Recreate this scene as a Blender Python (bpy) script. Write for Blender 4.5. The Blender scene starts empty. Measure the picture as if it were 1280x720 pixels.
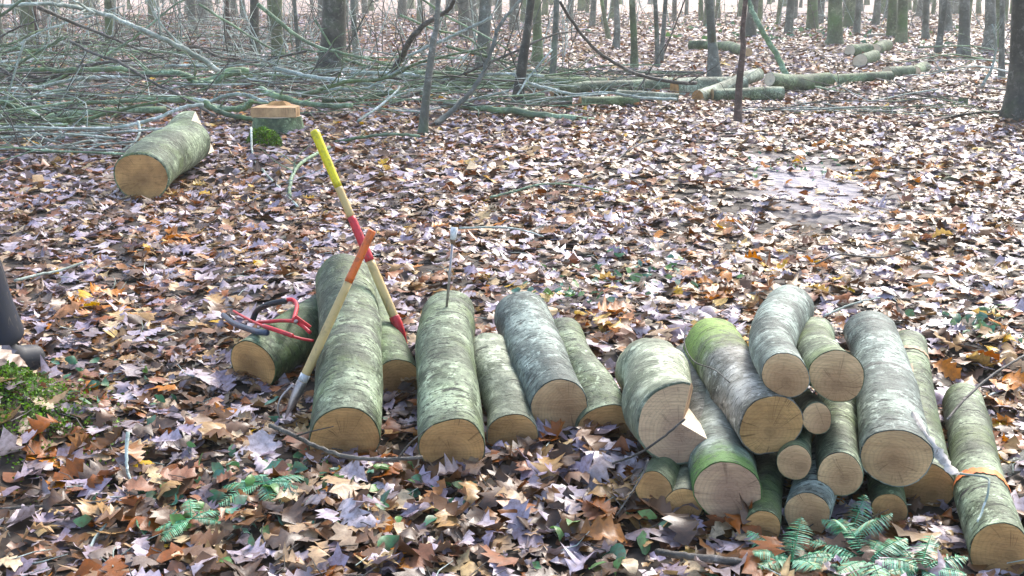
import bpy, bmesh, math, random
import numpy as np
from mathutils import Vector, Matrix, Quaternion
R = math.radians
random.seed(7); rng = np.random.default_rng(11)
SC = bpy.context.scene; COL = SC.collection

# ------------------------------------------------------------------ camera
F = 1372.0; PITCH = R(15.48); H = 1.55
cam = bpy.data.cameras.new('camera'); cam.sensor_width = 36; cam.lens = 36*F/1280; cam.clip_end = 2000; cam.clip_start = .05
co = bpy.data.objects.new('camera', cam); COL.objects.link(co); co.location = (0, 0, H)
co.rotation_euler = (R(90)-PITCH, 0, 0); SC.camera = co
cP, sP = math.cos(PITCH), math.sin(PITCH)
def ray(px, py):
    a, b = (px-640)/F, -(py-360)/F
    return Vector((a, cP + b*sP, -sP + b*cP))
def V(px, py, Y):                       # point of the photo's ray at ground distance Y
    d = ray(px, py); t = Y/d.y
    return Vector((0, 0, H)) + d*t
def P(px, py, z=0.0):                   # where the ray meets height z
    d = ray(px, py); t = (z-H)/d.z
    return Vector((0, 0, H)) + d*t
def depth(p): return p.y*cP - (p.z-H)*sP
def RW(rpx, p): return rpx*depth(p)/F

# ------------------------------------------------------------------ bookkeeping
def tag(o, label, cat, group=None, kind=None):
    if label: o['label'] = label
    if cat: o['category'] = cat
    if group: o['group'] = group
    if kind: o['kind'] = kind
    return o
def empty(name, label, cat, loc=(0, 0, 0), group=None):
    o = bpy.data.objects.new(name, None); COL.objects.link(o); o.location = loc; o.empty_display_size = .1
    return tag(o, label, cat, group)
def link_mesh(name, me, mats, parent=None, smooth=True):
    o = bpy.data.objects.new(name, me); COL.objects.link(o)
    for m in (mats if isinstance(mats, (list, tuple)) else [mats]):
        if m: me.materials.append(m)
    if smooth: me.polygons.foreach_set('use_smooth', [True]*len(me.polygons))
    if parent: o.parent = parent
    return o
class MB:
    def __init__(s): s.v = []; s.f = []; s.m = []
    def add(s, v, f, m=0):
        k = len(s.v); s.v += [tuple(x) for x in v]; s.f += [tuple(i+k for i in q) for q in f]; s.m += [m]*len(f)
    def tube(s, pts, rad, n=8, caps=True, m=0, wob=0):
        pts = [Vector(p) for p in pts]; L = len(pts)
        if not hasattr(rad, '__len__'): rad = [rad]*L
        v = []; f = []
        t = (pts[1]-pts[0]).normalized()
        ref = Vector((0, 0, 1)) if abs(t.z) < .9 else Vector((0, 1, 0))
        a = t.cross(ref).normalized()
        for i, p in enumerate(pts):
            t = (pts[min(i+1, L-1)]-pts[max(i-1, 0)]).normalized()
            a = (a - t*a.dot(t)).normalized(); b = t.cross(a)
            for k in range(n):
                an = 2*math.pi*k/n; r = rad[i]*(1+(random.uniform(-wob, wob) if wob else 0))
                v.append(p + a*(r*math.cos(an)) + b*(r*math.sin(an)))
        for i in range(L-1):
            for k in range(n):
                k2 = (k+1) % n
                f.append((i*n+k, i*n+k2, (i+1)*n+k2, (i+1)*n+k))
        if caps:
            f.append(tuple(range(n-1, -1, -1))); f.append(tuple((L-1)*n+k for k in range(n)))
        s.add(v, f, m)
    def box(s, c, size, m=0, rot=None):
        v = []
        for x in (-1, 1):
            for y in (-1, 1):
                for z in (-1, 1):
                    p = Vector((x*size[0]/2, y*size[1]/2, z*size[2]/2))
                    if rot: p = rot @ p
                    v.append(p+Vector(c))
        s.add(v, [(0,1,3,2),(4,6,7,5),(0,4,5,1),(2,3,7,6),(0,2,6,4),(1,5,7,3)], m)
    def build(s, name, mats, parent=None, smooth=True):
        me = bpy.data.meshes.new(name); me.from_pydata(s.v, [], s.f)
        o = link_mesh(name, me, mats, parent, smooth)
        if any(s.m): me.polygons.foreach_set('material_index', s.m)
        me.update(); return o
def cat_rom(pts, n=6):
    pts = [Vector(p) for p in pts]
    if len(pts) < 3:
        return [pts[0].lerp(pts[1], i/n) for i in range(n+1)]
    q = [pts[0]*2-pts[1]] + pts + [pts[-1]*2-pts[-2]]; out = []
    for i in range(1, len(q)-2):
        for k in range(n):
            t = k/n; a, b, c, d = q[i-1], q[i], q[i+1], q[i+2]
            out.append(.5*((2*b)+(c-a)*t+(2*a-5*b+4*c-d)*t*t+(3*b-a-3*c+d)*t**3))
    out.append(pts[-1]); return out
def lin(a, b, n): return [a+(b-a)*i/(n-1) for i in range(n)]

# ------------------------------------------------------------------ materials
class NT:
    def __init__(s, name):
        s.mat = bpy.data.materials.new(name); s.mat.use_nodes = True; s.t = s.mat.node_tree; s.n = s.t.nodes; s.n.clear()
        s.out = s.N('ShaderNodeOutputMaterial'); s.b = s.N('ShaderNodeBsdfPrincipled'); s.L(s.b.outputs[0], s.out.inputs[0])
        s.tc = s.N('ShaderNodeTexCoord')
    def N(s, t, **k):
        n = s.n.new(t)
        for a, b in k.items(): setattr(n, a, b)
        return n
    def L(s, a, b): s.t.links.new(a, b)
    def coords(s, scale=(1, 1, 1), rnd=True):
        m = s.N('ShaderNodeMapping'); m.inputs['Scale'].default_value = scale
        if rnd:
            oi = s.N('ShaderNodeObjectInfo'); mu = s.N('ShaderNodeMath', operation='MULTIPLY'); mu.inputs[1].default_value = 57
            s.L(oi.outputs['Random'], mu.inputs[0])
            ad = s.N('ShaderNodeVectorMath', operation='ADD'); s.L(s.tc.outputs['Object'], ad.inputs[0])
            cx = s.N('ShaderNodeCombineXYZ'); s.L(mu.outputs[0], cx.inputs[0]); s.L(mu.outputs[0], cx.inputs[1]); s.L(mu.outputs[0], cx.inputs[2])
            s.L(cx.outputs[0], ad.inputs[1]); s.L(ad.outputs[0], m.inputs[0])
        else: s.L(s.tc.outputs['Object'], m.inputs[0])
        return m.outputs[0]
    def noise(s, vec, scale, detail=4, rough=.6, dist=0):
        n = s.N('ShaderNodeTexNoise'); n.inputs['Scale'].default_value = scale; n.inputs['Detail'].default_value = detail
        n.inputs['Roughness'].default_value = rough; n.inputs['Distortion'].default_value = dist
        s.L(vec, n.inputs['Vector']); return n.outputs['Fac']
    def ramp(s, fac, stops, mode='LINEAR'):
        r = s.N('ShaderNodeValToRGB'); e = r.color_ramp; e.interpolation = mode
        while len(e.elements) < len(stops): e.elements.new(.5)
        for el, (p, c) in zip(e.elements, stops):
            el.position = p; el.color = (*c, 1) if hasattr(c, '__len__') else (c, c, c, 1)
        s.L(fac, r.inputs[0]); return r.outputs[0]
    def mix(s, fac, a, b, mode='MIX'):
        m = s.N('ShaderNodeMix', data_type='RGBA', blend_type=mode)
        for i, x in ((0, fac), (6, a), (7, b)):
            if hasattr(x, 'is_linked'): s.L(x, m.inputs[i])
            elif hasattr(x, '__len__'): m.inputs[i].default_value = (*x, 1)
            else: m.inputs[i].default_value = x
        return m.outputs[2]
    def bump(s, h, strength=.5, dist=.01):
        b = s.N('ShaderNodeBump'); b.inputs['Strength'].default_value = strength; b.inputs['Distance'].default_value = dist
        s.L(h, b.inputs['Height']); s.L(b.outputs[0], s.b.inputs['Normal'])
    def fin(s, col=None, rough=.8, spec=.3):
        if col is not None:
            if hasattr(col, 'is_linked'): s.L(col, s.b.inputs['Base Color'])
            else: s.b.inputs['Base Color'].default_value = (*col, 1)
        s.b.inputs['Roughness'].default_value = rough; s.b.inputs['Specular IOR Level'].default_value = spec
        return s.mat

def bark_mat(name, light, dark, moss=(.10, .20, .05), mossamt=.5, marks=.5, stretch=.25, scale=1, rough=.62, mz=None, rings=1):
    """smooth forest bark: blotched lichen, bands and dashes running round the stem (local z is the axis)"""
    s = NT(name); v = s.coords((scale, scale, scale*stretch)); vr = s.coords((scale*.55, scale*.55, scale*4.2)); vi = s.coords((scale,)*3)
    c = s.mix(s.ramp(s.noise(vi, 6, 8, .72), [(.40, 0.), (.60, 1.)]), dark, light)
    lich = s.ramp(s.noise(vi, 22, 6, .7, .4), [(.54, 0.), (.60, 1.)])
    pale = tuple(min(1, x*1.45+.06) for x in light)
    c = s.mix(s.mix(.75, (0, 0, 0), lich), c, pale)
    grime = s.ramp(s.noise(vi, 3.1, 5, .65), [(.44, 1.), (.58, 0.)])
    c = s.mix(s.mix(.72, (0, 0, 0), grime), c, tuple(x*.45 for x in dark))
    m = s.ramp(s.noise(vi, 4.2, 7, .65), [(.62-.22*mossamt, 0.), (.82-.22*mossamt, 1.)])
    c = s.mix(s.mix(mossamt, (0, 0, 0), m), c, moss)
    if mz:                                   # moss only near one end of the log
        sp = s.N('ShaderNodeSeparateXYZ'); s.L(s.tc.outputs['Object'], sp.inputs[0])
        zz = s.N('ShaderNodeMath', operation='MULTIPLY_ADD'); s.L(s.noise(vi, 9, 5, .7), zz.inputs[0]); zz.inputs[1].default_value = .35; s.L(sp.outputs[2], zz.inputs[2])
        g_ = s.N('ShaderNodeMapRange'); g_.inputs['From Min'].default_value = mz[0]; g_.inputs['From Max'].default_value = mz[1]; s.L(zz.outputs[0], g_.inputs['Value'])
        c = s.mix(g_.outputs[0], c, s.mix(s.noise(vi, 30, 4), tuple(x*.6 for x in moss), tuple(x*1.5 for x in moss)))
    dash = s.ramp(s.noise(vr, 15, 6, .66), [(.34, 1.), (.41, 0.)])
    fleck = s.ramp(s.noise(s.coords((scale, scale, scale*2.2)), 34, 3, .7), [(.40, 1.), (.44, 0.)])
    c = s.mix(s.mix(marks*.9, (0, 0, 0), fleck), c, tuple(x*.35 for x in dark))
    c = s.mix(s.mix(marks, (0, 0, 0), dash), c, (.035, .035, .03))
    ring = s.ramp(s.noise(s.coords((.2, .2, scale*6)), 1.6, 3, .5), [(.32, 1.), (.36, 0.)])
    c = s.mix(s.mix(marks*.6*rings, (0, 0, 0), ring), c, (.05, .05, .042))
    h = s.N('ShaderNodeMath', operation='SUBTRACT'); s.L(s.noise(vi, 30, 8, .72), h.inputs[0]); s.L(dash, h.inputs[1])
    s.bump(h.outputs[0], .8, .008)
    return s.fin(c, rough, .42)
M = {}
M['bark'] = bark_mat('grey_green_bark', (.34, .41, .26), (.075, .10, .05), moss=(.15, .22, .05), mossamt=.55, marks=1.)
M['bark_pale'] = bark_mat('pale_lichen_bark', (.50, .54, .38), (.15, .18, .11), moss=(.2, .27, .08), mossamt=.35, marks=.7)
M['bark_blue'] = bark_mat('blue_grey_bark', (.38, .45, .38), (.085, .115, .095), mossamt=.2, marks=1.)
M['bark_green'] = bark_mat('green_algae_bark', (.22, .30, .15), (.055, .085, .04), moss=(.12, .20, .04), mossamt=.6, marks=.5)
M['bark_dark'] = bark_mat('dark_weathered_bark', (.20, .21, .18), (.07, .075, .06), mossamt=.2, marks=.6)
M['bark_moss'] = bark_mat('mossy_rough_bark', (.46, .45, .39), (.13, .125, .09), moss=(.20, .31, .06), mossamt=.15, marks=.8, mz=(.72, .95))
M['bark_mossrim'] = bark_mat('bark_with_mossy_rim', (.42, .48, .42), (.14, .18, .14), moss=(.10, .20, .05), mossamt=.15, marks=.7, mz=(.36, .24))
M['trunk_dark'] = bark_mat('dark_trunk_bark', (.105, .10, .08), (.045, .043, .035), mossamt=.35, marks=.3, scale=.5)
M['trunk_grey'] = bark_mat('grey_trunk_bark', (.24, .25, .215), (.12, .125, .10), mossamt=.35, marks=.3, scale=.5)
M['trunk_olive'] = bark_mat('olive_trunk_bark', (.22, .25, .14), (.11, .13, .065), mossamt=.7, marks=.2, scale=.5)
M['trunk_red'] = bark_mat('reddish_sapling_bark', (.17, .11, .085), (.085, .05, .04), mossamt=.1, marks=.4)
M['branch_pale'] = bark_mat('pale_branch_bark', (.62, .70, .63), (.33, .41, .34), mossamt=.3, marks=.5)
M['branch_green'] = bark_mat('green_branch_bark', (.34, .47, .30), (.13, .20, .11), moss=(.2, .33, .08), mossamt=.6, marks=.4)
M['branch_dark'] = bark_mat('brown_branch_bark', (.17, .15, .125), (.07, .06, .05), mossamt=.15, marks=.4)

def cut_mat(name, heart, sap, stain, sawn=.4):
    s = NT(name); sep = s.N('ShaderNodeSeparateXYZ')
    vi = s.coords((1, 1, 1)); vo = s.coords((1, 1, .05), False)
    # ring distance from the pith
    nz = s.N('ShaderNodeTexNoise'); nz.inputs['Scale'].default_value = 9; s.L(vi, nz.inputs['Vector'])
    vm = s.N('ShaderNodeVectorMath', operation='MULTIPLY_ADD'); s.L(nz.outputs['Color'], vm.inputs[0]); vm.inputs[1].default_value = (.03, .03, 0); s.L(vo, vm.inputs[2])
    oi = s.N('ShaderNodeObjectInfo'); wn = s.N('ShaderNodeTexWhiteNoise', noise_dimensions='1D'); s.L(oi.outputs['Random'], wn.inputs['W'])
    off = s.N('ShaderNodeVectorMath', operation='MULTIPLY_ADD'); s.L(wn.outputs['Color'], off.inputs[0]); off.inputs[1].default_value = (.036, .036, 0); off.inputs[2].default_value = (-.018, -.018, 0)
    ps = s.N('ShaderNodeVectorMath', operation='ADD'); s.L(vm.outputs[0], ps.inputs[0]); s.L(off.outputs[0], ps.inputs[1])
    ln = s.N('ShaderNodeVectorMath', operation='LENGTH'); s.L(ps.outputs[0], ln.inputs[0])
    w = s.N('ShaderNodeMath', operation='MULTIPLY'); s.L(ln.outputs['Value'], w.inputs[0]); w.inputs[1].default_value = 560
    sn = s.N('ShaderNodeMath', operation='SINE'); s.L(w.outputs[0], sn.inputs[0])
    rad = s.ramp(ln.outputs['Value'], [(.0, 0.), (.035, .25), (.075, 1.)])
    c = s.mix(rad, heart, sap)
    c = s.mix(s.ramp(ln.outputs['Value'], [(.0, .6), (.016, .35), (.022, 0.)]), c, tuple(x*.5 for x in heart))
    c = s.mix(s.ramp(s.noise(vi, 6, 5, .6), [(.38, 0.), (.66, .85)]), c, stain)
    rr = s.ramp(sn.outputs[0], [(0, 0.), (1, .16)])
    c = s.mix(rr, c, tuple(x*.45 for x in heart))
    c = s.mix(s.ramp(s.noise(s.coords((1, 60, 1)), 2.2, 3, .6), [(.48, 0.), (.62, .2)]), c, tuple(x*.5 for x in stain))
    c = s.mix(s.ramp(s.noise(vi, 70, 4, .7), [(.58, 0.), (.7, .35)]), c, tuple(x*.4 for x in stain))
    nm = s.N('ShaderNodeVectorMath', operation='NORMALIZE'); s.L(ps.outputs[0], nm.inputs[0])
    rnd = s.N('ShaderNodeVectorMath', operation='ADD'); s.L(nm.outputs[0], rnd.inputs[0]); s.L(wn.outputs['Color'], rnd.inputs[1])
    crack = s.ramp(s.noise(rnd.outputs[0], 4.5, 2, .5), [(.485, 0.), (.5, 1.), (.515, 0.)])
    cm = s.mix(1., crack, s.ramp(s.noise(vi, 12, 3, .6), [(.46, 0.), (.58, .7)]), 'MULTIPLY')
    c = s.mix(cm, c, tuple(x*.22 for x in stain))
    s.bump(s.noise(s.coords((3, 30, 1)), 9, 4, .6), .6, .005)
    return s.fin(c, .75, .2)
M['cut'] = cut_mat('sawn_wood', (.46, .27, .14), (.74, .49, .26), (.38, .22, .11))
M['cut_orange'] = cut_mat('orange_sawn_wood', (.46, .26, .11), (.66, .38, .15), (.29, .155, .06))
M['cut_pink'] = cut_mat('pinkish_sawn_wood', (.40, .255, .17), (.68, .47, .28), (.38, .23, .15))
M['cut_pale_lit'] = cut_mat('pale_and_lit_wood', (.80, .70, .54), (.84, .74, .56), (.74, .58, .40))  # pale sawn ends; also carries the painted brightness of the lit notches

def plain(name, col, rough=.5, spec=.4, metal=0, dirt=.5, dscale=40):
    s = NT(name); vi = s.coords((1, 1, 1))
    c = s.mix(s.ramp(s.noise(vi, dscale, 6, .7), [(.50, 0.), (.60, dirt)]), col, tuple(x*.30+.03 for x in col))
    c = s.mix(s.ramp(s.noise(s.coords((1, 1, .15)), dscale*2.5, 4, .7), [(.60, 0.), (.66, dirt)]), c, (.16, .13, .10))
    s.bump(s.noise(vi, dscale*2, 4), .15, .003); s.b.inputs['Metallic'].default_value = metal
    return s.fin(c, rough, spec)
M['yellow'] = plain('yellow_paint', (.80, .68, .02), .4)
M['orange'] = plain('orange_paint', (.75, .16, .03), .45)
M['red'] = plain('red_paint', (.62, .035, .045), .4)
M['handle'] = plain('ash_handle', (.60, .43, .18), .5, dirt=.35, dscale=14)
M['steel'] = plain('worn_steel', (.42, .36, .34), .35, .5, .7)
M['white'] = plain('white_paint', (.8, .8, .78), .5)
M['rubber'] = plain('black_rubber', (.025, .028, .035), .5)
M['bluegrip'] = plain('blue_black_rubber', (.05, .07, .12), .35)
M['spray'] = plain('orange_spray_paint', (.85, .22, .04), .6, dirt=.5, dscale=25)
M['tanring'] = plain('bare_inner_bark', (.55, .36, .22), .7, dirt=.6, dscale=30)
M['peel'] = plain('peeled_bark_flap', (.62, .55, .48), .7, dirt=.7, dscale=25)
M['rot'] = plain('rotten_brown_wood', (.22, .13, .075), .9, .1, dirt=.8, dscale=30)
M['trouser'] = plain('charcoal_trouser_cloth', (.04, .043, .055), .9, .1, dscale=12)
M['jacket'] = plain('dark_green_jacket_cloth', (.04, .06, .045), .85, .15, dscale=8)
M['boot'] = plain('grey_boot_leather', (.035, .036, .042), .6)
M['sole'] = plain('boot_sole_rubber', (.03, .03, .03), .8)
M['skin'] = plain('skin', (.55, .34, .25), .55, dirt=.1)
M['hair'] = plain('brown_hair', (.07, .045, .03), .7)

def leaf_mat(name, stops, rough=.42, trans=.12, spec=.5):
    s = NT(name); g = s.N('ShaderNodeNewGeometry')
    n = len(stops); c = s.ramp(g.outputs['Random Per Island'], [(i/n, q) for i, q in enumerate(stops)], 'CONSTANT')
    vi = s.coords((1, 1, 1), False)
    c = s.mix(s.ramp(s.noise(vi, 55, 5, .65), [(.42, 0.), (.72, .75)]), c, (.12, .065, .035))
    h0 = s.N('ShaderNodeHueSaturation'); h0.inputs['Saturation'].default_value = 1.22; h0.inputs['Value'].default_value = .97; s.L(c, h0.inputs['Color']); c = h0.outputs[0]
    # the two sides of a leaf differ: pale underside
    hs = s.N('ShaderNodeHueSaturation'); hs.inputs['Saturation'].default_value = .8; hs.inputs['Value'].default_value = 1.12; s.L(c, hs.inputs['Color'])
    c = s.mix(g.outputs['Backfacing'], c, hs.outputs[0])
    s.bump(s.noise(vi, 90, 3, .6), .3, .003)
    m = s.fin(c, rough, spec)
    tr = s.N('ShaderNodeBsdfTranslucent'); s.L(c, tr.inputs['Color'])
    mx = s.N('ShaderNodeMixShader'); mx.inputs[0].default_value = trans
    s.L(s.b.outputs[0], mx.inputs[1]); s.L(tr.outputs[0], mx.inputs[2]); s.L(mx.outputs[0], s.out.inputs[0])
    return m
lil = (.42, .355, .43); lil2 = (.31, .255, .30); pal = (.58, .50, .53); tan = (.42, .275, .145); crm = (.58, .44, .26)
brn = (.15, .075, .035); drk = (.055, .032, .022); org = (.62, .22, .02); yel = (.72, .44, .04); rust = (.28, .095, .03); gry = (.25, .21, .225)
M['leaf_pale'] = leaf_mat('pale_oak_leaves', [lil, brn, pal, (.22, .12, .07), tan, lil, pal, rust, brn, lil, crm, drk, brn, lil2, rust, drk, pal, (.34, .17, .08), lil, rust, drk, lil, brn])
M['leaf_brown'] = leaf_mat('brown_oak_leaves', [brn, tan, gry, drk, rust, lil2, brn, (.33,.23,.14), brn, drk, lil2, rust, tan, (.2,.15,.12), gry, brn, crm, drk, pal, tan])
M['leaf_orange'] = leaf_mat('orange_leaves', [org, yel, rust, org, tan, yel, org, brn], trans=.25)
M['leaf_green'] = leaf_mat('green_leaves', [(.10, .24, .12), (.07, .20, .12), (.14, .30, .10), (.10, .27, .19)], trans=.25)
M['moss'] = leaf_mat('moss_tufts', [(.10, .22, .03), (.15, .32, .04), (.07, .15, .03), (.19, .36, .06)], rough=.7, trans=.2, spec=.2)
M['fern'] = leaf_mat('fern_fronds', [(.14, .42, .24), (.18, .50, .32), (.10, .33, .18), (.26, .54, .34), (.30, .36, .16)], rough=.5, trans=.2)
M['fern_y'] = leaf_mat('bright_fern_fronds', [(.16, .36, .10), (.22, .42, .12), (.12, .30, .08)], rough=.5, trans=.25)

PX, PY = P(1010, 232).x, P(1010, 232).y
def ground_mat():
    s = NT('leaf_litter_soil'); v = s.coords((1, 1, 1), False)
    vo = s.N('ShaderNodeTexVoronoi'); vo.inputs['Scale'].default_value = 9; vo.inputs['Randomness'].default_value = 1; s.L(v, vo.inputs['Vector'])
    sx = s.N('ShaderNodeSeparateColor'); s.L(vo.outputs['Color'], sx.inputs[0])
    c = s.ramp(sx.outputs[0], [(0, brn), (.15, tan), (.3, lil2), (.45, brn), (.55, gry), (.7, rust), (.8, lil), (.92, crm)], 'CONSTANT')
    # bare damp soil between the leaves close by
    soil = s.mix(s.noise(v, 40, 6), (.03, .022, .017), (.075, .055, .04))
    ln = s.N('ShaderNodeVectorMath', operation='LENGTH'); s.L(s.tc.outputs['Object'], ln.inputs[0])
    sb = s.N('ShaderNodeVectorMath', operation='SUBTRACT'); sb.inputs[1].default_value = (PX, PY, 0); s.L(s.tc.outputs['Object'], sb.inputs[0])
    sv = s.N('ShaderNodeVectorMath', operation='MULTIPLY'); sv.inputs[1].default_value = (1/1.1, 1/3.2, 0); s.L(sb.outputs[0], sv.inputs[0])
    sl_ = s.N('ShaderNodeVectorMath', operation='LENGTH'); s.L(sv.outputs[0], sl_.inputs[0])
    ad_ = s.N('ShaderNodeMath', operation='MULTIPLY_ADD'); s.L(s.noise(v, 3, 5, .7), ad_.inputs[0]); ad_.inputs[1].default_value = .8; s.L(sl_.outputs['Value'], ad_.inputs[2])
    soil = s.mix(s.ramp(ad_.outputs[0], [(.6, 1.), (1.35, 0.)]), soil, s.mix(s.noise(v, 60, 5), (.22, .195, .22), (.34, .31, .34)))
    f = s.N('ShaderNodeMapRange'); f.inputs['From Min'].default_value = 10; f.inputs['From Max'].default_value = 30; s.L(ln.outputs['Value'], f.inputs['Value'])
    c = s.mix(f.outputs[0], soil, c)
    g = s.ramp(s.noise(v, .35, 5, .7), [(.58, 0.), (.68, .45)])
    c = s.mix(g, c, (.13, .2, .07))
    s.bump(vo.outputs['Distance'], .8, .05)
    return s.fin(c, .7, .3)
M['ground'] = ground_mat()

# ------------------------------------------------------------------ terrain
def sstep(a, b, x):
    t = np.clip((x-a)/(b-a), 0, 1); return t*t*(3-2*t)
MX, MY = P(-20, 545).x, P(-20, 545).y
def terr(x, y):
    x = np.asarray(x, float); y = np.asarray(y, float)
    h = .018*np.sin(x*2.3+1.1)*np.sin(y*1.9+.4) + .012*np.sin(x*5.1+y*3.7)
    h = h + .07*sstep(3.75, 4.5, y)*(1-sstep(5.0, 6.6, y))*sstep(-1.9, -1.0, x)*(1-sstep(2.2, 3.0, x))
    h = h + .27*np.exp(-(((x-MX)/.30)**2+((y-MY)/.30)**2))
    h = h + .25*sstep(12, 40, np.abs(y))*np.sin(x*.13+.5)*np.sin(y*.11)*sstep(35, 60, y)
    return h
def T(x, y): return float(terr(x, y))
def grid(name, xs, ys, mat):
    X, Y = np.meshgrid(xs, ys); Z = terr(X, Y); nx, ny = len(xs), len(ys)
    co_ = np.stack([X, Y, Z], -1).reshape(-1, 3)
    i = np.arange(nx*ny).reshape(ny, nx)
    q = np.stack([i[:-1, :-1], i[:-1, 1:], i[1:, 1:], i[1:, :-1]], -1).reshape(-1, 4)
    return npmesh(name, co_, q, mat)
def npmesh(name, verts, quads, mats, midx=None, parent=None, smooth=True):
    me = bpy.data.meshes.new(name); nv, nf = len(verts), len(quads); k = quads.shape[1]
    me.vertices.add(nv); me.vertices.foreach_set('co', verts.astype(np.float32).ravel())
    me.loops.add(nf*k); me.loops.foreach_set('vertex_index', quads.astype(np.int32).ravel())
    me.polygons.add(nf); me.polygons.foreach_set('loop_start', np.arange(nf, dtype=np.int32)*k)
    me.update(calc_edges=True)
    o = bpy.data.objects.new(name, me); COL.objects.link(o)
    for m in (mats if isinstance(mats, (list, tuple)) else [mats]): me.materials.append(m)
    if midx is not None: me.polygons.foreach_set('material_index', midx.astype(np.int32))
    if smooth: me.polygons.foreach_set('use_smooth', np.ones(nf, bool))
    if parent: o.parent = parent
    return o
def span(parts):
    out = []
    for a, b, n in parts: out += list(np.linspace(a, b, n, endpoint=False))
    return np.array(out+[parts[-1][1]])
g = grid('ground', span([(-400, -60, 20), (-60, -6, 40), (-6, 6, 150), (6, 60, 40), (60, 400, 20)]),
         span([(-300, -10, 15), (-10, 1.5, 20), (1.5, 9, 110), (9, 80, 90), (80, 600, 30)]), M['ground'])
g['kind'] = 'structure'

# ------------------------------------------------------------------ fallen leaves
def leaf_template(kind):
    if kind == 'oak':        # midrib station, half width
        t = [0, .04, .16, .27, .38, .50, .60, .72, .80, .90, 1.0]
        w = [.012, .06, .24, .13, .33, .17, .38, .18, .27, .13, .02]
        sw = [0, 0, .03, -.02, .06, 0, .07, 0, .05, .0, 0]
    elif kind == 'maple':
        t = [0, .14, .24, .36, .46, .60, .72, .84, 1.0]
        w = [.012, .10, .34, .22, .58, .20, .30, .12, .01]
        sw = [0, .02, -.02, .02, .18, 0, .10, 0, 0]
    elif kind == 'oval':
        t = [0, .12, .3, .5, .7, .88, 1.0]; w = [.01, .13, .25, .29, .24, .12, .01]; sw = [0]*7
    elif kind == 'mid':
        t = [0, .25, .45, .65, 1.0]; w = [.02, .30, .14, .42, .02]; sw = [0, .04, 0, .10, 0]
    else:
        t = [0, .5, 1.0]; w = [.05, .36, .05]; sw = [0, .06, 0]
    v = []
    for a, b, c in zip(t, w, sw): v += [(-b, a+c), (0, a), (b, a+c)]
    v = np.array(v); v[:, 1] -= .5
    q = []
    for i in range(len(t)-1):
        for k in (0, 1): q.append((3*i+k, 3*i+k+1, 3*i+k+4, 3*i+k+3))
    return v, np.array(q)
def leaves(x, y, kind, size, tilt, zoff, curl=1.0):
    v2, q = leaf_template(kind); n = len(x); k = len(v2)
    s = size*np.exp(np.clip(rng.normal(0, .25, n),-.6,.32)); u = v2[None, :, 0]*np.ones((n, 1)); w = v2[None, :, 1]*np.ones((n, 1))
    u = u*rng.uniform(.75, 1.15, (n, 1))*(1+rng.normal(0, .12, (n, k)))
    w = w+rng.normal(0, .012, (n, k))
    fold = rng.normal(0, .22, (n, 1))*curl; cv = rng.normal(0, .55, (n, 1))*curl; tw = rng.normal(0, .45, (n, 1))*curl
    z = fold*np.abs(u)+cv*(w**2-.08)+tw*u*w + rng.normal(0, .02, (n, k))*curl
    z = z + rng.normal(0, .5, (n, 1))*curl*u*u
    p = np.stack([u, w, z], -1)*s[:, None, None]
    yaw = rng.uniform(0, 2*np.pi, n); ax = np.clip(rng.normal(0, tilt, n), -2.2*tilt, 2.2*tilt); ay = np.clip(rng.normal(0, tilt, n), -2.2*tilt, 2.2*tilt)
    flip = rng.random(n) < .5; ax = ax+np.where(flip, np.pi, 0)
    def rot(p, a, i, j):
        c, s_ = np.cos(a)[:, None], np.sin(a)[:, None]; pi, pj = p[..., i].copy(), p[..., j].copy()
        p[..., i] = pi*c-pj*s_; p[..., j] = pi*s_+pj*c; return p
    p = rot(p, ax, 1, 2); p = rot(p, ay, 0, 2); p = rot(p, yaw, 0, 1)
    p[..., 0] += x[:, None]; p[..., 1] += y[:, None]
    p[..., 2] += (terr(x, y)+zoff)[:, None]
    g_ = terr(p[..., 0], p[..., 1]); p[..., 2] = np.maximum(p[..., 2], g_+.003+.004*rng.random((n, 1)))
    Q = q[None]+(np.arange(n)*k)[:, None, None]
    return p.reshape(-1, 3), Q.reshape(-1, 4), len(q)
def scatter(y0, y1, dens, margin=1.55):
    wmax = y1*.5*margin+.6; n = int(dens*(y1-y0)*2*wmax)
    x = rng.uniform(-wmax, wmax, n); y = rng.uniform(y0, y1, n)
    k = np.abs(x) < y*.5*margin+.6
    return x[k], y[k]
def leaf_layer(sets, name, mats):
    Vv, Qq, Mm = [], [], []; off = 0
    for (x, y, kind, size, tilt, zo, mi, curl) in sets:
        if len(x) == 0: continue
        p, q, nf = leaves(x, y, kind, size, tilt, zo, curl)
        Vv.append(p); Qq.append(q+off); off += len(p); Mm.append(np.repeat(mi, nf))
    return npmesh(name, np.concatenate(Vv), np.concatenate(Qq), mats, np.concatenate(Mm))
sets = []
def patch_noise(x, y, s):
    return np.sin(x*s+1.3*np.sin(y*s*.8))*np.sin(y*s*1.1+1.7*np.sin(x*s*.6+2))
PX, PY = P(1010, 232).x, P(1010, 232).y
def path_mask(x, y): return np.exp(-(((x-PX-(y-PY)*.15)/.95)**2+((y-PY)/2.8)**2))
def mat_pick(x, y):
    n = len(x); r = rng.random(n); pn = patch_noise(x, y, 2.1)
    pb = np.clip(.93-.61*sstep(3.0, 5.2, y)+.22*pn, .10, .95)
    m = np.where(r < pb, 1, 0)
    m = np.where(rng.random(n) < np.clip(.035+.05*pn*(y > 3.4), .006, .2), 2, m)
    return m
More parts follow.
